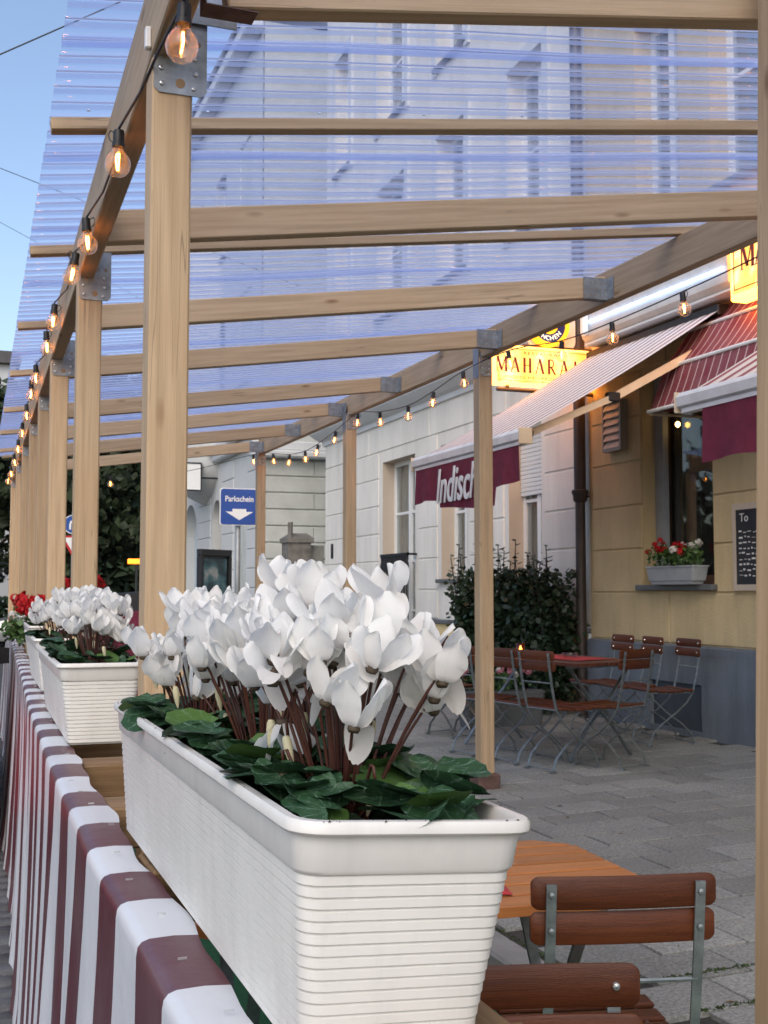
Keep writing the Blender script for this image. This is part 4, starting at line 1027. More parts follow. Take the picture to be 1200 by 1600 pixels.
# red plants further along
p4 = place_planter('white planter with red blooms, far along the fence', (.525, 7.0, 1.11), (0,0,radians(-1.5)))
p5 = place_planter('last white planter on the fence, with red and yellow blooms', (.615, 9.52, 1.11), (0,0,radians(-1.5)))
for k, (yy, mixn, sd_) in enumerate(((6.75, ['red'], 31), (7.25, ['red'], 32), (9.27, ['red'], 33), (9.77, ['red', 'red', 'white'], 34))):
    flower_plant(['bright red begonia right behind the white cyclamen rows', 'red begonia at the back of its planter on the fence', 'red begonia in the last planter, near side', 'mixed red and pale begonia at the far end of the last planter'][k], .525 if yy < 8 else .615, yy, 1.28, .13, .24, .19, mixn, 22, sd_, name='begonia', group='red begonias on the fence', bs=1.25)
flower_plant('leafy pale green plant hanging over the street side of the fence', xf(8.3)-.03, 8.3, 1.16, .13, .22, .20, ['white'], 7, 41, name='trailing_plant', nleaf=260)

# ------------------------------------------------------------------ fence with striped tarpaulin
fe = thing('fence', 'wooden street side fence draped in maroon and white striped tarpaulin', 'fence', (.2, 6, 0))
prof = [(.0,.0),(-.028,.002),(-.056,.001),(-.0645,-.002),(-.069,-.0075),(-.0705,-.018),(-.0705,-.05),(-.070,-.12),(-.071,-.25),(-.073,-.4),(-.076,-.55),(-.08,-.7),(-.085,-.85),(-.09,-.98),(-.10,-1.085)]
mb = MB(); NY = 520; g = random.Random(2); Y_A, Y_B = -.4, 14.2
for i in range(NY+1):
    y = Y_A + (Y_B-Y_A)*i/NY
    sag = .003*sin(y*2.1+1) + .0025*sin(y*9.7)
    for j, (dx, dz) in enumerate(prof):
        d = max(0, -dz-.03); a = .0055*min(1, d*2.2) if dz < -.03 else 0
        fold = a*(sin(y*9.3 + 1.5*sin(y*1.7)) + .7*sin(y*23+d*2.0)) - .035*d*max(0, sin(y*1.05-.4))
        yy = y + .006*sin(d*3.5 + y*4) * min(1, d*3)
        edge = .004*sin(y*9+.5) + .003*sin(y*27) if j == 0 else 0
        mb.v.append((xf(y) + dx + fold + edge, yy, 1.105 + dz + sag*(1 if j < 5 else .5)))
for i in range(NY):
    for j in range(len(prof)-1): a = i*len(prof)+j; mb.f.append((a, a+1, a+len(prof)+1, a+len(prof)))
obj('tarpaulin', mb, M['tarp'], fe, world=True, smooth=True)
stp = MB()
for k in range(46):
    y = .7 + k*.19 + g.uniform(-.05,.05); x = xf(y) - .03 + g.uniform(-.014,.014)
    stp.box(x-.005, x+.005, y-.0006, y+.0006, 1.107, 1.1095)
tag(obj('staple', stp, M['screw'], fe, world=True), kind='stuff')
def timber(name, p0, p1, w, h, mat, parent, up=(0,0,1), c=.004):
    """a sawn timber; its own X runs along the grain"""
    p0, p1 = Vector(p0), Vector(p1); L = (p1-p0).length; x = (p1-p0).normalized(); y = Vector(up).cross(x).normalized(); z = x.cross(y)
    o = link(name, mesh(name, MB().cbox(-L/2, L/2, -w/2, w/2, -h/2, h/2, c), mat), parent)
    off = Vector((0,0,0)); q = parent
    while q: off += q.location; q = q.parent
    Mx = Matrix((x, y, z)).transposed().to_4x4(); Mx.translation = (p0+p1)/2 - off
    o.matrix_local = Mx; return o
ys = [0, 2, 3, 8, 13.6]
for a, b in zip(ys, ys[1:]): timber('rail', (xf(a)-.03, a, 1.055), (xf(b)-.03, b, 1.055), .052, .075, M['rawwood'], fe)
for y in (.95, 1.79, 2.31, 2.87, 3.25, 4.05, 4.85, 5.65, 6.6, 7.4, 9.05, 9.95): timber('shelf_timber', (xf(y)+.002, y, 1.062), (xf(y)+.235, y+.004, 1.062), .13 if y < 3 else .1, .076, M['rawwood'], fe)
for y in (.2, 2.5, 4.6, 6.6, 8.8, 11): timber('fence_post', (xf(y)-.035, y, 0), (xf(y)-.035, y, 1.01), .05, .05, M['rawwood'], fe, up=(1,0,0))
timber('shelf_timber', (xf(2)+.20, .6, 1.062), (xf(3)+.215, 4.4, 1.062), .04, .07, M['rawwood'], fe)
# end fence across the pergola
fe2 = thing('fence', 'short cross fence with maroon tarpaulin closing the far end of the pergola', 'fence', (1.4, 13.35, 0))
mb = MB()
for i in range(60):
    x = .62 + 1.5*i/59
    for dz, dy in ((1.27,.03),(1.275,0),(1.26,-.02),(.7,-.03),(.03,-.035)): mb.v.append((x, 13.3 + dy + .008*sin(x*40)*(dz < 1.2), dz))
for i in range(59):
    for j in range(4): a = i*5+j; mb.f.append((a, a+1, a+6, a+5))
obj('tarpaulin', mb, M['valance'], fe2, world=True, smooth=True)
timber('rail', (.62,13.36,1.2), (2.1,13.36,1.2), .05, .09, M['rawwood'], fe2)
pe_ = place_planter('white planter with red blooms on the far cross fence', (1.35, 13.36, 1.272), (0,0,pi/2), 'white plastic planters along the fence', .7)
for k, x in enumerate((1.2, 1.5)): flower_plant('red begonia on the cross fence, ' + ('left' if k == 0 else 'right') + ' of the pair', x, 13.36, 1.42, .17, .10, .22, ['red'], 18, 51+k, name='begonia', group='red begonias on the cross fence', bs=1.3)

# ------------------------------------------------------------------ pergola
pg = thing('pergola', 'open pine pergola with clear corrugated roof over the tables', 'pergola', (1.9, 7, 0))
ZB, ZT = 2.70, 2.90                                   # street side beam
ZRB, ZRT = 3.10, 3.28                                 # house side beam
YE = 13.45
LP = [2.60, 4.60, 6.30, 7.55, 8.80, 10.2, 11.7, 13.4]
XR = 3.405
def pair(a, b): return a, b
for a, b in ((.9, 6.0), (6.0, 10.0), (10.0, YE+.1)):
    timber('beam', (xl(a)+.03, a, (ZB+ZT)/2), (xl(b)+.03, b, (ZB+ZT)/2), .06, ZT-ZB, M['pine'], pg)
for a, b in ((1.5, 7.32), (7.32, YE+.1)):
    timber('beam', (XR+.03, a, (ZRB+ZRT)/2), (XR+.03, b, (ZRB+ZRT)/2), .06, ZRT-ZRB, M['pine'], pg)
plate = mesh('bracket', MB().add([(-.045,0,-.09),(.032,0,-.09),(.045,0,-.078),(.045,0,.09),(-.045,0,.09),(-.045,0,-.078)] + [(-.045,.003,-.09+.012),(.032,.003,-.09),(.045,.003,-.078),(.045,.003,.09),(-.045,.003,.09),(-.033,.003,-.09)], []), M['zinc'])
def bracket(x, y, z, w=.12, h=.19):
    """perforated zinc plate on the face towards -Y, with screw heads and holes"""
    c = .012
    pl = [(0,0),(w,0),(w,0),(w,h),(0,h)]
    ou = [(c,0),(w-c,0),(w,c),(w,h),(0,h),(0,c)]
    mb = MB().loft([[(a, 0, b) for a, b in ou], [(a, .003, b) for a, b in ou]])
    o = obj('bracket', mb, M['zinc'], pg, (x, y-.0035, z), world=True)
    hd_ = mesh('screw', MB().lathe([(.001,-.003),(.005,-.003),(.0055,0),(.002,-.001)], 10, axis='y'), M['screw'], True)
    for a, b in ((.018,.02),(.016,.055),(.016,.148),(w-.03,.016),(w-.025,.05),(w-.028,.085)): link('screw', hd_, o, (a, -.001, b))
    hm = MB()
    for a, b, r in ((.06,.025,.011),(.022,.115,.010),(.028,.085,.005),(.07,.12,.005),(w-.02,.12,.006),(.05,.16,.005)): hm.lathe([(.0001,-.0012),(r,-.0012),(r,.0005)], 12, (a,0,b), 'y')
    obj('bolt_hole', hm, M['hole'], o)
    return o
for i, y in enumerate(LP):
    po = timber('post', (xl(y)+.045, y+.045, 0), (xl(y)+.047, y+.045, ZB-.001), .09, .09, M['pine'], pg, up=(1,0,0), c=.005)
    bracket(xl(y)+.004, y-.001, ZB-.085)
    obj('bracket', MB().box(xl(y)+.0905, xl(y)+.094, y+.01, y+.1, ZB-.11, ZB-.002), M['zinc'], pg, world=True)
for y in (4.12, 7.31, 10.2, 13.5):
    timber('post', (XR+.03, y+.05, zp(XR)+.10), (XR+.03, y+.05, ZRB-.001), .10, .10, M['pine'], pg, up=(1,0,0), c=.005)
    obj('post_base', MB().cbox(XR-.05, XR+.11, y-.03, y+.13, zp(XR)-.02, zp(XR)+.10, .01), M['rust'], pg, world=True)
    bracket(XR-.015, y-.001, ZRB-.13, .09, .16)
    obj('bracket', MB().box(XR-.0235, XR-.0205, y+.005, y+.095, ZRB-.14, ZRB+.10), M['zinc'], pg, world=True)
obj('cable_clip', MB().cbox(xl(2.6)-.014, xl(2.6)-.0005, 2.60, 2.622, 2.715, 2.765, .003), M['white_metal'], pg, world=True)
# rafters between the beams (they sit slightly askew), hung in zinc shoes
def zr(x): return 2.72 + .134*(x-.35)
RF = [2.44, 4.25, 5.78, 7.18, 9.04, 10.45, 11.95, 13.48]
for i, y in enumerate(RF):
    xa = xl(y)+.063 if i else .53; xb = XR-.003
    h = .115
    timber('rafter', (xa, y+.03-.037*xa, zr(xa)+h/2), (xb, y+.03-.037*xb, zr(xb)+h/2), .06, h, M['pine'], pg, c=.004)
    yr = y - .037*xb
    sh = MB().box(xb-.15, xb+.002, yr-.0035, yr-.0005, zr(xb)-.02, zr(xb)+.10).box(xb-.15, xb+.002, yr-.003, yr+.063, zr(xb)-.018, zr(xb)-.014).box(xb-.003, xb-.0005, yr-.07, yr-.0036, zr(xb)-.02, zr(xb)+.10)
    so = obj('rafter_shoe', sh, M['zinc'], pg, world=True)
    dm = MB()
    for q in range(5):
        for w_ in range(3): dm.lathe([(.0001,-.0042),(.0045,-.0042),(.0045,-.003)], 6, (xb-.135+q*.03, yr, zr(xb)+.0+w_*.035), 'y')
    obj('nail_hole', dm, M['hole'], so, world=True)
# rusty hanger at the first rafter
obj('rafter_shoe', MB().box(.485, .60, 2.415, 2.475, zr(.55)-.004, zr(.55)-.001).box(.485, .488, 2.415, 2.475, zr(.55)-.001, zr(.55)+.1), M['rust'], pg, world=True)
obj('rafter_shoe', MB().box(xl(2.6)+.06, xl(2.6)+.19, 2.584, 2.588, 2.78, 2.87), M['zinc'], pg, world=True)
# thin battens on top of the beams carry the roof sheets
def zt(x): return 2.902 + .1255*(x-.35)
BT = [3.62, 5.05, 6.55, 8.05, 9.75, 11.2, 12.7]
for y in BT:
    xa, xb = xl(y)-.16, XR+.12
    timber('batten', (xa, y+.03, zt(xa)+.02), (xb, y-.06, zt(xb)+.02), .055, .038, M['pine'], pg, c=.003)
timber('end_batten', (xl(YE)-.1, YE+.05, zt(xl(YE))+.03), (XR+.12, YE+.05, zt(XR)+.03), .05, .05, M['pine'], pg)
# clear corrugated sheets, waves run along X
def zs(x): return zt(x) + .052
per = .11; sw = per*9; y = 1.3; k = 0
nail = MB()
while y < 13.55:
    y1 = min(y + sw, 13.62); mb = MB(); nx = 9; st_ = []
    for q in range(int(round((y1-y)/per))):
        for u_, h_ in ((0,0),(.28,0),(.35,.12),(.43,.9),(.47,1),(.61,1),(.65,.9),(.73,.12),(.80,0)): st_.append((y + (q+u_)*per, h_*.0135))
    nst = len(st_)-1
    for i in range(nst+1):
        yy, wave = st_[i]
        for j in range(nx+1):
            x0 = .185 + .02*yy; x = x0 + (3.62-x0)*j/nx
            sg = -.014*sin(pi*(((yy-.4) % 1.5)/1.5)) * (.6+.4*sin(j*1.3+k))
            mb.v.append((x, yy - .02*(j/nx), zs(x) - .006 + wave + .0015*sin(j*1.7+yy*9+k) + sg + .006*(k % 2)))
    for i in range(nst):
        for j in range(nx): a = i*(nx+1)+j; mb.f.append((a, a+nx+1, a+nx+2, a+1))
    obj('roof_sheet', mb, M['pvc'], pg, world=True, smooth=True, autofix=False)
    y = y1 - per*1.02 if y1 < 13.6 else 99; k += 1
for yb in BT:
    for q in range(9):
        x = xl(yb) - .05 + q*.37; nail.lathe([(.001,.004),(.006,.002),(.006,-.002)], 6, (x, yb+.03-.03*(x/3.3), zs(x)+.018))
tag(obj('roof_nail', nail, M['screw'], pg, world=True), kind='stuff')
# near post, close to the camera on the right
np_ = thing('near_post', 'thick pine post close up along the right edge of the picture', 'post', (1.80, 2.25, 0))
timber('post_shaft', (1.775, 2.25, 0), (1.865, 2.25, 3.12), .10, .10, M['pine'], np_, up=(0,1,0), c=.006)
timber('post_foot', (1.735, 2.25, .03), (1.83, 2.25, .03), .13, .06, M['rawwood'], np_)

# ------------------------------------------------------------------ string lights
bulb_r = .033
gb_ = MB().lathe([(.0005,-.088),(.012,-.0865),(.022,-.081),(.030,-.070),(.0335,-.056),(.031,-.041),(.023,-.028),(.015,-.018),(.0125,-.008)], 18)
BG = mesh('bulb', gb_, M['bulb_glass'], True)
BS = mesh('socket', MB().lathe([(.001,.034),(.013,.034),(.0145,.028),(.0145,.002),(.0165,0),(.0165,-.010),(.013,-.010)], 12).tube([(.014,0,.03),(.024,0,.036),(.030,0,.026),(.026,0,.012),(.016,0,.004)], .0018, 6), M['black'], 'auto')
fm = MB()
for a in range(2): fm.tube([(.003*(1 if a else -1), 0, -.026), (.004*(1 if a else -1), .002, -.045), (.0015*(1 if a else -1), -.001, -.070)], .0019, 5)
BF = mesh('filament', fm, M['filament'])
BM = mesh('bulb_mount', MB().lathe([(.001,-.020),(.004,-.024),(.003,-.036),(.0005,-.04)], 8), M['bulb_glass'], True)
def lights(label, pts, cable, loc):
    t = thing('string_lights', label, 'string lights', loc, 0, None)
    for p in pts:
        b = link('bulb', BG, t, (p[0], p[1], p[2]+.056), (R.uniform(-.12,.12), R.uniform(-.2,.2), R.uniform(0,6.28)), world=True)
        link('socket', BS, b); link('filament', BF, b); link('bulb_mount', BM, b)
    obj('cable', MB().tube(cable, .0035, 6), M['black'], t, world=True, smooth=True)
    return t
LB = [(2.30,.022,2.585),(3.05,-.022,2.60),(3.95,-.025,2.64),(4.45,-.025,2.66),(5.5,-.035,2.71),(6.1,-.035,2.71),(7.2,-.035,2.74),(7.8,-.035,2.74),(8.5,-.035,2.70),(9.4,-.03,2.69),(10.3,-.03,2.67),(11.3,-.03,2.66),(12.4,-.03,2.66),(13.2,-.03,2.66)]
ptsL = []; cab = []
for k, (y, dx, z) in enumerate(LB):
    ptsL.append((xl(y)+dx, y, z)); cab.append((xl(y)+dx, y, z+.095))
    if k < len(LB)-1:
        y2, dx2, z2 = LB[k+1]
        for u in (.3, .6): cab.append((xl(y)*(1-u)+xl(y2)*u - (.008 if k else -.01+.025*u), y+(y2-y)*u, z+(z2-z)*u + .08))
cab = [(xl(1.2)-.006, 1.2, 2.72), (xl(1.8)-.006, 1.8, 2.67)] + cab
lights('row of glowing globe bulbs along the street side beam, at left', ptsL, cab, (.4, 6, 2.7))
# clips that hold the cable
RB = [(3.36,4.20,2.90),(3.36,4.874,2.873),(3.36,5.537,2.863),(3.36,6.102,2.874),(3.36,6.80,2.95),(3.36,7.52,2.942),(3.36,8.071,2.886),(3.36,8.58,2.856),(3.36,9.225,2.897),(3.36,9.802,2.968),(3.36,10.45,2.892),(3.36,11.014,2.834),(3.36,11.433,2.814),(3.36,12.031,2.842),(3.36,12.689,2.923),(3.31,13.40,2.99),(2.498,13.4,2.758),(1.675,13.4,2.681),(.80,13.4,2.70)]
cab = [(3.32,3.4,3.06)] + [(p[0], p[1], p[2]+.095) for p in RB] + [(.62,13.4,2.85)]
hooks = {4: (3.31,7.25,3.06), 9: (3.31,10.12,3.10)}
cab2 = []
for p in cab: cab2.append(p)
lights('sagging row of lit globe bulbs along the house side beam, at right', RB, catmull(cab2), (3.3, 8, 2.9))

# ------------------------------------------------------------------ beer garden chairs
def chair_proto(label, loc, rotz, group):
    t = thing('folding_chair', label, 'chair', loc, rotz, group)
    for sx in (-1, 1):
        x = .165*sx
        obj('back_leg', MB().ribbon([(x,-.2825,.858),(x,-.2815,.845),(x,-.262,.70),(x,-.235,.55),(x,-.205,.44),(x,-.15,.355),(x,-.05,.27),(x,.08,.18),(x,.165,.10),(x,.19,.012)], .022, .006, (1,0,0)), M['steel'], t)
        x2 = .145*sx
        obj('front_leg', MB().ribbon([(x2,.19,.44),(x2,.15,.385),(x2,.03,.275),(x2,-.10,.185),(x2,-.19,.10),(x2,-.225,.012)], .022, .006, (1,0,0)), M['steel'], t)
        obj('foot', MB().box(x-.015,x+.015,.165,.235,0,.010) if 0 else MB().box(x-.014, x+.014, .17, .215, .0, .012).box(x2-.014, x2+.014, -.25, -.205, .0, .012), M['steel'], t)
    for z, y in ((.836, -.262), (.759, -.250)):
        mb = MB(); ring = []
        for u in (-1, -.985, -.95, -.90, -.6, -.3, 0, .3, .6, .90, .95, .985, 1):
            x = .205*u; yy = y - .012*(1-u*u); hz = .0350 - .011*max(0, (abs(u)-.90)/.10)**3
            ring.append([(x, yy-.006, z-hz+.005),(x, yy-.003, z-hz),(x, yy+.003, z-hz),(x, yy+.006, z-hz+.005),(x, yy+.006, z+hz-.005),(x, yy+.003, z+hz),(x, yy-.003, z+hz),(x, yy-.006, z+hz-.005)])
        sl = obj('back_slat', mb.loft(ring), M['chairwood'], t, smooth='auto')
        for sx in (-1, 1):
            obj('bolt', MB().lathe([(.001,-.004),(.006,-.003),(.007,0)], 8, (.165*sx, -.2855 if z > .8 else -.2785, z), 'y'), M['steel'], sl)
            obj('bolt', MB().lathe([(.001,.005),(.006,.004),(.0075,0)], 8, (.165*sx, y+.003, z), 'y'), M['screw'], sl)
    for k in range(5):
        y = -.165 + k*.082; zz = .452 - .010*sin(pi*k/4)
        obj('seat_slat', MB().cbox(-.20, .20, y-.033, y+.033, zz-.009, zz+.009, .006), M['chairwood'], t)
    for y, z in ((-.25,.64),(-.205,.445),(.185,.435)): obj('cross_rod', MB().tube([(-.165,y,z),(.165,y,z)], .0055, 6), M['steel'], t)
    for sx in (-1, 1): obj('seat_rail', MB().ribbon([(.15*sx,-.19,.437),(.15*sx,.19,.437)], .006, .02, (1,0,0)), M['steel'], t)
    obj('floor_rod', MB().tube([(-.165,.19,.02),(.165,.19,.02)], .006, 6), M['steel'], t); obj('floor_rod', MB().tube([(-.145,-.225,.02),(.145,-.225,.02)], .006, 6), M['steel'], t)
    return t
G1 = 'folding chairs with dark brown slats'
c0 = chair_proto('dark slatted folding chair seen from behind at the near table', (1.455, 2.53, .014), radians(-14), G1)
def put_chair(label, x, y, rz, z=None):
    c = copy_tree(c0); c.location = (x, y, zp(x) if z is None else z); c.rotation_euler = (0,0,rz); c['label'] = label; return c
put_chair('nearest folding chair, reddish back with one bright bolt, cut off at the bottom edge', .825, 1.53, radians(166), .014)
put_chair('folding chair half hidden on the far side of the near table', 1.18, 3.42, radians(180), .014)
# near table: planks run across, clipped corners
def table(label, cx, cy, z0, L, Wd, rotz, n, clip, group, mat):
    t = thing('folding_table', label, 'table', (cx, cy, z0), rotz, group); H = .755
    pw = Wd/n
    for k in range(n):
        a, b = -Wd/2 + k*pw + .0075, -Wd/2 + (k+1)*pw - .0075
        ca_ = max(0, clip - (a+Wd/2)), max(0, clip - (b+Wd/2)); cb_ = max(0, clip - (Wd/2-a)), max(0, clip - (Wd/2-b))
        xa = L/2 - max(ca_[0], cb_[0]); xb = L/2 - max(ca_[1], cb_[1])
        pl = [(-xa,a),(xa,a),(xb,b),(-xb,b)]
        c = .003; pi_ = [(-xa+c,a+c),(xa-c,a+c),(xb-c,b-c),(-xb+c,b-c)]
        obj('plank', MB().loft([[(x,y,H-.026) for x,y in pl],[(x,y,H-c) for x,y in pl],[(x,y,H) for x,y in pi_]]), mat, t)
    for sx in (-1, 1):
        x = (L/2-.18)*sx
        obj('frame_rail', MB().box(x-.015, x+.015, -Wd/2+.05, Wd/2-.05, H-.05, H-.027), M['steel'], t)
        obj('leg', MB().ribbon([(x-.02*sx,-Wd/2+.08,H-.05),(x-.02*sx,-.1,.45),(x-.02*sx,.12,.25),(x-.02*sx,Wd/2-.08,.0)], .03, .01, (1,0,0)), M['steel'], t)
        obj('leg', MB().ribbon([(x,Wd/2-.08,H-.05),(x,.1,.45),(x,-.12,.25),(x,-Wd/2+.08,.0)], .03, .01, (1,0,0)), M['steel'], t)
    obj('brace', MB().tube([(-L/2+.18,0,.36),(L/2-.18,0,.36)], .008, 6), M['steel'], t)
    return t
table('orange brown plank table at the kerb, half hidden by the near planter', 1.10, 2.87, .014, 1.20, .68, radians(-4), 7, .10, None, M['tablewood'])
nk = MB(); nk.add([(1.16,2.66,.772),(1.29,2.61,.772),(1.31,2.70,.774),(1.27,2.73,.785),(1.18,2.77,.772),(1.24,2.69,.795)], [(0,1,5),(1,2,5),(2,3,5),(3,4,5),(4,0,5)])
tag(obj('napkin', nk, M['red_cloth']), 'folded red napkin lying on the near table', 'napkin')
# far table group on the pavement
TX, TY = 4.62, 8.75
tb = table('long dark slatted table before the hedge, set with a red runner', TX, TY, zp(TX), 1.7, .80, radians(90+13), 8, 0, None, wood('oldtablewood', (.13, .045, .026), (.08, .028, .015), (1.5,26,26), .35, False))
rn = MB(); zt_ = zp(TX) + .760
for i in range(13):
    for j in range(5): u_, v_ = -.20+.42*j/4, -.62+1.3*i/12; rn.v.append((TX+u_*.974-v_*.225, TY+u_*.225+v_*.974, zt_ + .002*sin(i*1.3+j)))
for i in range(12):
    for j in range(4): a = i*5+j; rn.f.append((a, a+1, a+6, a+5))
tag(obj('table_runner', rn, M['red_cloth']), 'red cloth runner laid along the far table', 'table cloth')
cd = thing('candle_holder', 'small candle glowing in a glass on the red runner', 'candle', (TX-.16, TY+.10, zt_+.006))
obj('glass', MB().lathe([(.03,0),(.036,.01),(.038,.10),(.036,.10),(.034,.012),(.001,.008)], 14), M['candle_glass'], cd, smooth=True)
obj('wax', MB().lathe([(.028,.012),(.028,.03),(.001,.031)], 12), M['white_petal2'], cd)
obj('flame', MB().lathe([(.001,.032),(.010,.042),(.012,.052),(.006,.068),(.001,.08)], 10), M['candle'], cd, smooth=True)
at_ = thing('ashtray', 'clear glass ashtray beside the candle on the red runner', 'ashtray', (TX+.08, TY-.30, zt_+.006))
obj('dish', MB().lathe([(.05,0),(.062,.008),(.068,.038),(.056,.038),(.050,.014),(.001,.012)], 12), M['pane'], at_, smooth=True)
put_chair('folding chair standing nearest us at the head of the far table, seen from behind', 4.66, 7.80, radians(22))
put_chair('near one of the chairs along the left side of the far table', 4.30, 7.84, radians(-78))
put_chair('middle one of the chairs along the left side of the far table', 4.25, 8.30, radians(-80))
put_chair('farthest of the chairs along the left side of the far table, partly behind the post', 4.13, 8.85, radians(-76))
put_chair('nearest of the chairs between far table and plinth, its back clear of the others', 5.63, 8.58, radians(84))
put_chair('middle chair between the far table and the plinth, back partly hidden', 5.60, 9.08, radians(82))
put_chair('rear chair between the far table and the plinth, by the downpipe', 5.60, 9.56, radians(86))
put_chair('chair at the rear head of the far table, close to the hedge', 4.34, 9.92, radians(192))

# window box on the sill
wb = thing('window_box', 'grey plastic flower box on the sill of the restaurant window', 'flower box', (6.10, 9.02, 1.555))
bxr = lambda hx, hy, z: [(p[0], p[1], z) for p in rrect(hx, hy, .015, z)]
obj('box', MB().loft([bxr(.06,.32,0), bxr(.065,.33,.03), bxr(.072,.345,.034), bxr(.085,.365,.15), bxr(.092,.372,.152), bxr(.092,.372,.165), bxr(.08,.36,.165), bxr(.078,.355,.12)], True, True), plain('grey box plastic', (.30,.33,.36), .5), wb, smooth='auto')
flower_plant('red geranium in the left half of the window box', 6.09, 9.22, 1.71, .11, .22, .24, ['red'], 20, 61, name='geranium', group=None, bs=.95)
flower_plant('white and red flowers in the right half of the window box', 6.07, 8.82, 1.70, .11, .20, .25, ['white', 'white', 'red'], 11, 62, name='geranium', group=None, bs=.95, nleaf=240)
pb = thing('flower_trough', 'dark trough behind the far table, before the hedge', 'flower box', (5.0, 10.35, zp(5.0)))
obj('trough', MB().loft([[(p[0], p[1], z) for p in rrect(.42*k, .12*k, .03, z)] for z, k in ((0,.92),(.3,1),(.31,1.03),(.33,1.03))]), M['slate'], pb)
flower_plant('pink and pale flowers in the dark trough behind the far table', 4.95, 10.35, zp(5.0)+.32, .38, .14, .24, ['pink', 'white', 'pink'], 16, 63, name='petunia', nleaf=220)

# ------------------------------------------------------------------ hedge shrubs
def shrub(label, x, y, r, h, seed, n=1500, sprigs=5):
    g = random.Random(seed); t = thing('laurel_shrub', label, 'shrub', (x, y, zp(x)), 0, 'shrubs of the dark hedge')
    f = MB()
    leaf_quads(f, (0,0,h*.5), 1, n, .085, g, (r, r, h*.5))
    # squarer, clipped body
    for q in range(n):
        p = Vector((g.uniform(-r,r)*.95, g.uniform(-r,r)*.95, g.uniform(.08, h)))
        a = Vector((g.gauss(0,1), g.gauss(0,1), g.gauss(.2,.6))).normalized(); b = a.orthogonal().normalized(); b = Matrix.Rotation(g.uniform(0,6.3),3,a) @ b; s_ = g.uniform(.045,.085)
        f.add([p, p+a*s_*.5+b*s_*.36, p+a*s_, p+a*s_*.5-b*s_*.36], [(0,1,2,3)])
    st = MB()
    for q in range(sprigs):
        x0, y0 = g.uniform(-r,r)*.8, g.uniform(-r,r)*.8; hh = h + g.uniform(.10, .30); top = Vector((x0+g.uniform(-.1,.1), y0+g.uniform(-.1,.1), hh))
        st.tube([(x0,y0,h*.6), top], .006, 5)
        for w_ in range(12):
            z = h*.85 + (hh-h*.85)*w_/11; a = w_*2.4; d = Vector((cos(a), sin(a), .35)).normalized(); b = d.cross(Vector((0,0,1))).normalized(); p = Vector((x0,y0,0)).lerp(Vector((top.x,top.y,0)), .8) + Vector((0,0,z)); s_ = g.uniform(.07,.11)
            f.add([p, p+d*s_*.5+b*s_*.3, p+d*s_, p+d*s_*.5-b*s_*.3], [(0,1,2,3)])
    for q in range(5): a = q*1.26; st.tube([(0,0,0),(r*.5*cos(a), r*.5*sin(a), h*.8)], .014, 6)
    tag(obj('foliage', f, M['foliage'], t, autofix=False), kind='stuff'); obj('stem', st, M['bark'], t)
for k, (x, y) in enumerate(((5.84, 10.98), (5.76, 11.35), (5.66, 11.7), (5.52, 12.05))):
    shrub(['dark laurel shrub of the hedge, right against the downpipe', 'dark laurel shrub, second from the downpipe', 'dark laurel shrub in the middle of the hedge', 'loose leafy laurel shrub at the left end of the hedge'][k], x, y, .33 if k < 3 else .29, 1.46 + .04*(k % 2), 70+k, 1500, 5 if k < 3 else 10)

# ------------------------------------------------------------------ street signs
def prect(cx, cz, w, h, r, y0, y1): return [[(x, y, z) for x, z in rr(cx, cz, w/2, h/2, r)] for y in (y0, y1)]
ps = thing('parking_sign', 'blue square sign with white lettering and arrow on a grey pole', 'traffic sign', (3.87, 16.55, zp(3.87)))
obj('pole', MB().tube([(3.87,16.56,.15),(3.87,16.56,2.95)], .038, 12), M['pole_grey'], ps, world=True, smooth=True)
obj('rim', MB().loft(prect(3.87, 2.69, .56, .53, .04, 16.49, 16.515)), M['sign_white'], ps, world=True)
obj('panel', MB().loft(prect(3.87, 2.69, .535, .505, .035, 16.484, 16.489)), M['sign_blue'], ps, world=True)
text('lettering', 'Parkschein', .112, M['sign_white'], ps, face_front(3.87, 16.482, 2.80), .86, extrude=.001, bold=.002)
ar = [(-.10,.06),(.10,.06),(.10,.02),(.20,.02),(0,-.10),(-.20,.02),(-.10,.02)]
obj('arrow', MB().loft([[(3.87+x, y, 2.60+z) for x, z in ar] for y in (16.480, 16.4835)]), M['sign_white'], ps, world=True)
ts = thing('traffic_signs', 'round blue turn sign above a red edged give way triangle', 'traffic sign', (2.68, 28, 0))
obj('pole', MB().tube([(2.68,28.05,0),(2.68,28.05,3.3)], .035, 10), M['pole_grey'], ts, world=True)
obj('round_panel', MB().lathe([(.001,0),(.22,0),(.22,.02)], 28, (2.68,28,3.02), 'y'), M['sign_blue'], ts, world=True)
obj('round_rim', MB().lathe([(.205,-.004),(.222,-.004),(.222,.02),(.205,.0)], 28, (2.68,28,3.02), 'y'), M['sign_white'], ts, world=True)
cv = [(2.61,27.992,2.90),(2.61,27.992,3.02),(2.63,27.992,3.08),(2.68,27.992,3.10),(2.73,27.992,3.08),(2.75,27.992,3.0)]
obj('turn_arrow', MB().ribbon(cv, .006, .045, (0,1,0)).add([(2.70,27.99,3.0),(2.80,27.99,3.0),(2.75,27.99,2.91)], [(0,1,2)]), M['sign_white'], ts, world=True)
tri = lambda s_, y: [(2.68-s_, y, 2.76), (2.68+s_, y, 2.76), (2.68, y, 2.76-1.73*s_)]
obj('triangle_edge', MB().loft([tri(.29, 28.0), tri(.29, 28.02)]), M['sign_red'], ts, world=True)
obj('triangle_panel', MB().loft([[(2.68-.205,27.994,2.715),(2.68+.205,27.994,2.715),(2.68,27.994,2.36)], [(2.68-.205,27.999,2.715),(2.68+.205,27.999,2.715),(2.68,27.999,2.36)]]), M['sign_white'], ts, world=True)
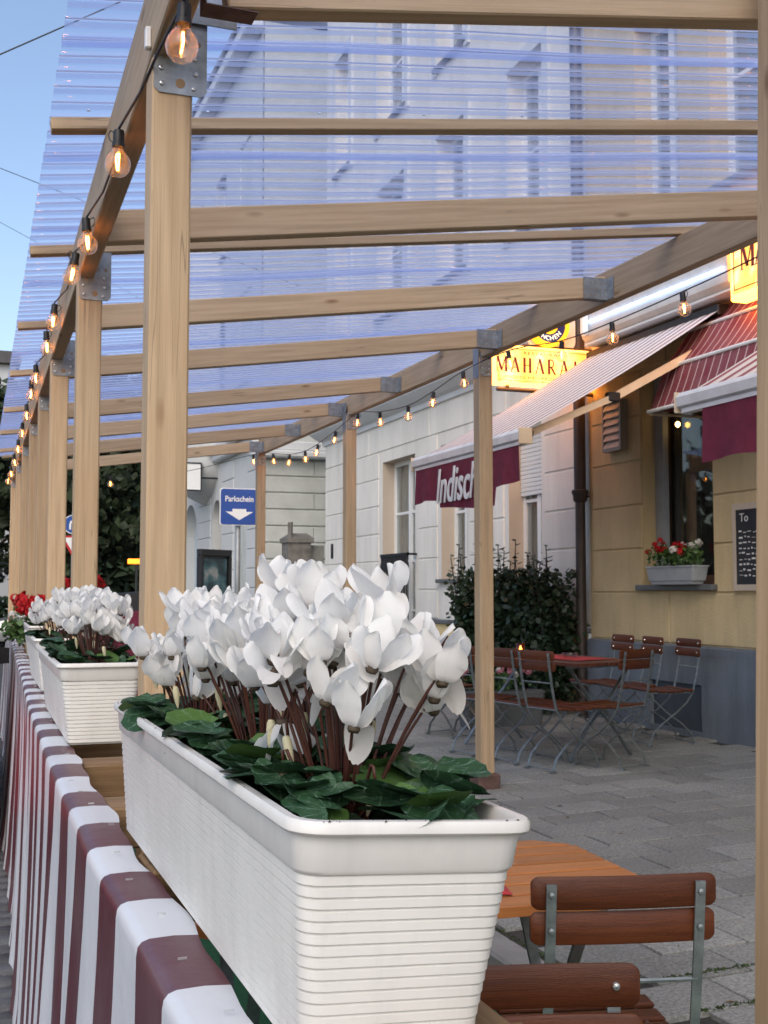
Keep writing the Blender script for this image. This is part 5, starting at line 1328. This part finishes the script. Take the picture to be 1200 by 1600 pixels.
ad = thing('poster_case', 'dark framed poster case with a teal poster on the pavement', 'poster case', (3.7, 17.6, zp(3.7)))
T = Matrix.Translation((3.78, 17.7, 0)) @ Matrix.Rotation(radians(38), 4, 'Z')
obj('case_frame', MB().cbox(-.36,.36,-.05,.05,.75,.83,.01).cbox(-.36,.36,-.05,.05,2.02,2.12,.01).cbox(-.36,-.30,-.05,.05,.83,2.02,.01).cbox(.30,.36,-.05,.05,.83,2.02,.01).box(-.3,.3,-.01,.03,.83,2.02).box(-.3,-.24,-.03,.03,.1,.75).box(.24,.3,-.03,.03,.1,.75).xf(T), M['dark_metal'], ad, world=True)
mposter, n_, l_, p_ = newmat('teal poster')
tc_ = n_.new('ShaderNodeTexCoord'); f_ = noise(n_, l_, tc_.outputs['Object'], 3.2, 3)
l_.new(ramp(n_, l_, f_, [(.3, (.01, .018, .025)), (.5, (.02, .05, .065)), (.62, (.06, .15, .18)), (.72, (.3, .33, .33))]), p_.inputs['Base Color'])
obj('poster', MB().box(-.27,.27,-.016,-.012,.87,1.98).xf(T), mposter, ad, world=True)

# ------------------------------------------------------------------ trees, far building, cars, lights of the street
def tree(label, x, y, h, r, seed, n=4200):
    g = random.Random(seed); t = thing('street_tree', label, 'tree', (x, y, 0), 0, 'trees at the end of the street')
    tr = MB(); tr.tube([(0,0,0),(.05,.0,h*.25),(-.05,.05,h*.5),(.1,0,h*.8)], [.22,.17,.13,.05], 10)
    lim = []
    for k in range(9):
        a = k*2.4; z0 = h*(.28+.05*k); e = Vector((cos(a)*r*.7, sin(a)*r*.7, z0 + h*.2)); tr.tube([(0,0,z0),(cos(a)*r*.35, sin(a)*r*.35, z0+h*.14), e], [.09,.06,.025], 6); lim.append(e)
    obj('trunk', tr, M['bark'], t, smooth=True)
    f = MB()
    cl = lim + [Vector((g.gauss(0,r*.42), g.gauss(0,r*.42), g.uniform(h*.28, h*.97))) for _ in range(16)]
    for c in cl: leaf_quads(f, c, r*g.uniform(.26,.42), n//len(cl), .34, g, (1,1,.75))
    tag(obj('crown', f, M['tree_leaf'], t, autofix=False), kind='stuff')
for k, (x, y, h, r) in enumerate(((-.4, 36, 7.5, 3.0), (3.2, 38, 8.0, 3.2), (6.2, 40, 8.5, 3.6), (5.0, 50, 10, 4.2), (1.2, 52, 9.5, 4), (9.5, 46, 10, 4), (-5, 44, 9, 3.6))):
    tree(['round dark tree at the left edge beyond the fence', 'dark street tree seen between the far pergola posts', 'dense dark tree with leaning trunk in the gap left of the thick post', 'tall dark tree further back in the gap left of the thick post', 'tall dark tree behind the left edge of the pergola', 'dark tree almost hidden behind the far white house', 'dark tree left of the road beyond the picture edge'][k], x, y, h, r, 90+k)
hdg = MB(); g = random.Random(8)
for k in range(7000):
    p = Vector((g.uniform(-6, 11), 33 + g.uniform(0, 1.2), g.uniform(.1, 1.3))); a = Vector((g.gauss(0,1), g.gauss(0,1), g.gauss(0,1))).normalized(); b = a.orthogonal().normalized(); s_ = .16
    hdg.add([p-a*s_, p+b*s_*.6, p+a*s_, p-b*s_*.6], [(0,1,2,3)])
tag(obj('street_hedge', hdg, M['foliage'], autofix=False), 'low dark clipped hedge across the end of the street', 'hedge')
far_wood = MB(); 
for k in range(14000):
    p = Vector((g.uniform(-40, 45), 70 + g.uniform(0, 6), abs(g.gauss(0, 4.2)))); a = Vector((g.gauss(0,1), g.gauss(0,1), g.gauss(0,1))).normalized(); b = a.orthogonal().normalized(); s_ = .65
    far_wood.add([p-a*s_, p+b*s_*.7, p+a*s_, p-b*s_*.7], [(0,1,2,3)])
tag(obj('far_foliage', far_wood, M['tree_leaf'], autofix=False), kind='stuff')
fb = thing('apartment_block', 'pale grey apartment block far off at the left picture edge', 'building', (-4, 66, 0))
obj('wall', MB().box(-20, 3.0, 62, 66.5, 0, 12.9), M['far_plaster'], fb, world=True)
obj('roof', MB().box(-20.3, 3.2, 61.6, 66.8, 12.9, 13.5), M['roof_tile'], fb, world=True)
fwm = mesh('window', MB().box(-.65,.65,-.05,.05,-.8,.8), M['slate_board']); fwf = mesh('window_frame', MB().box(-.72,-.65,-.07,.05,-.87,.87).box(.65,.72,-.07,.05,-.87,.87).box(-.65,.65,-.07,.05,.8,.87).box(-.65,.65,-.07,.05,-.87,-.8).box(-.03,.03,-.07,-.05,-.8,.8), M['whitepaint'])
for i in range(8):
    for z in (3.0, 6.4, 9.6):
        w_ = link('window', fwm, fb, (1.9-i*2.4, 61.97, z), world=True); link('window_frame', fwf, w_)
for z in (4.7, 8.0, 11.2): obj('string_course', MB().box(-20, 3.05, 61.9, 62, z, z+.3), M['reveal'], fb, world=True)
def car(label, x, y, rz, paint, lights=None):
    t = thing('parked_car', label, 'car', (x, y, 0), rz, 'cars on the street')
    # side profile (y forward, z) with tumblehome
    sec = [(-2.1,.35,.62,.70),(-2.05,.30,.85,.78),(-1.5,.25,.93,.84),(-.6,.22,.95,.86),(.6,.22,.93,.86),(1.3,.25,.86,.84),(1.9,.28,.75,.78),(2.12,.34,.58,.66)]
    rings = []
    for yy, zb, zt2, w in sec:
        h = zt2-zb; rings.append([(-w*.96,yy,zb),(-w,yy,zb+h*.35),(-w*.99,yy,zb+h*.75),(-w*.90,yy,zt2),(w*.90,yy,zt2),(w*.99,yy,zb+h*.75),(w,yy,zb+h*.35),(w*.96,yy,zb)])
    obj('body', MB().loft(rings), paint, t, smooth='auto')
    cabin = [(-1.75,.93,.80),(-1.25,1.38,.66),(-.4,1.47,.64),(.35,1.42,.64),(1.15,.93,.78)]
    rr_ = []
    for yy, z, w in cabin: rr_.append([(-w,yy,.90),(-w*.97 if z < 1 else -w, yy, z),(w*.97 if z < 1 else w, yy, z),(w,yy,.90)])
    obj('windows', MB().loft(rr_), M['dark_paint'], t)
    obj('roof_panel', MB().loft([[(-w-.004,yy,z-.03),(-w*.9,yy,z+.02),(w*.9,yy,z+.02),(w+.004,yy,z-.03)] for yy, z, w in cabin[1:4]]), paint, t, smooth='auto')
    wm = MB().lathe([(.18,-.09),(.31,-.09),(.32,-.05),(.32,.05),(.31,.09),(.18,.09)], 20, axis='x'); rm = MB().lathe([(.001,-.07),(.18,-.085),(.18,.085),(.001,.07)], 14, axis='x')
    for sx in (-1,1):
        for yy in (-1.3, 1.35):
            wo = obj('wheel', MB().join(wm), M['black'], t, (sx*.76, yy, .32), smooth='auto'); obj('rim', MB().join(rm), M['silver_paint'], wo, smooth='auto')
        obj('wing_mirror', MB().loft([[(sx*(.86+.17*k)+.02*0, .78 + dy*s_, 1.0 + dz*s_) for dy, dz in ((-.05,-.06),(.05,-.06),(.06,.0),(.05,.06),(-.05,.07))] for k, s_ in ((0,.5),(.4,1),(1,.9))]), M['black'], t)
        obj('headlight', MB().cbox(sx*.5-.14, sx*.5+.14, 1.98, 2.10, .60, .72, .02), M['headlight'] if lights else M['sign_white'], t)
        obj('tail_light', MB().cbox(sx*.58-.12, sx*.58+.12, -2.12, -2.04, .66, .80, .02), M['sign_red'], t)
    return t
car('red car beside the fence at the left edge with a black mirror', -.575, 8.8, 0, M['red_paint'])
car('dark car parked across the street end, left of the thick post', 4.2, 29.5, radians(82), M['dark_paint'])
car('silver car parked behind the red flowers, between two posts', 3.0, 31.2, radians(95), M['silver_paint'])
car('dark car approaching with its lights on at the street end', 5.9, 31.8, radians(195), M['dark_paint'], True)
os_ = thing('taxi_sign', 'glowing orange lit bar on a pole at the street end', 'lit sign', (4.75, 32.5, 0))
obj('lit_bar', MB().cbox(4.55, 5.05, 32.4, 32.5, 2.22, 2.36, .02), M['orange_light'], os_, world=True); obj('pole', MB().tube([(4.8,32.5,0),(4.8,32.5,2.22)], .04, 8), M['dark_metal'], os_, world=True)
bs_ = thing('bus_stop_sign', 'small blue lit sign on a grey lamp pole beyond the fence', 'sign', (.95, 30, 0))
obj('pole', MB().tube([(.45,30,0),(.45,30,3.6)], .06, 10), M['pole_grey'], bs_, world=True); obj('lit_panel', MB().cbox(.62, 1.0, 29.95, 30.05, 2.15, 2.42, .02), M['blue_light'], bs_, world=True); obj('panel_arm', MB().tube([(.45,30,2.3),(1.45,30,2.12)], .02, 6), M['dark_metal'], bs_, world=True)
for k, (a, b, r_) in enumerate((((-12,20,5.1),(14,20,18.4),.013),((-12,20,11.6),(14,20,4.6),.006),((-12,20,12.0),(14,20,2.8+1),.004))):
    a = [(-9,20,5.0),(-9,20,11.5),(-9,20,10.4)][k]; 
    m0, s0 = [(10.34,.64),(8.42,-.295),(7.53,-.47)][k]
    xs_ = [-30,-10,0,10,40]
    tag(obj('overhead_wire', MB().tube([(x, 20+.0*x, m0 + s0*(x-.63)) for x in (-12, -4, 2, 5.8)], r_, 5), M['dark_metal']), ['upper overhead wire rising to the right in the sky', 'middle overhead wire falling to the right in the sky', 'lowest faint overhead wire in the sky at left'][k], 'wire')
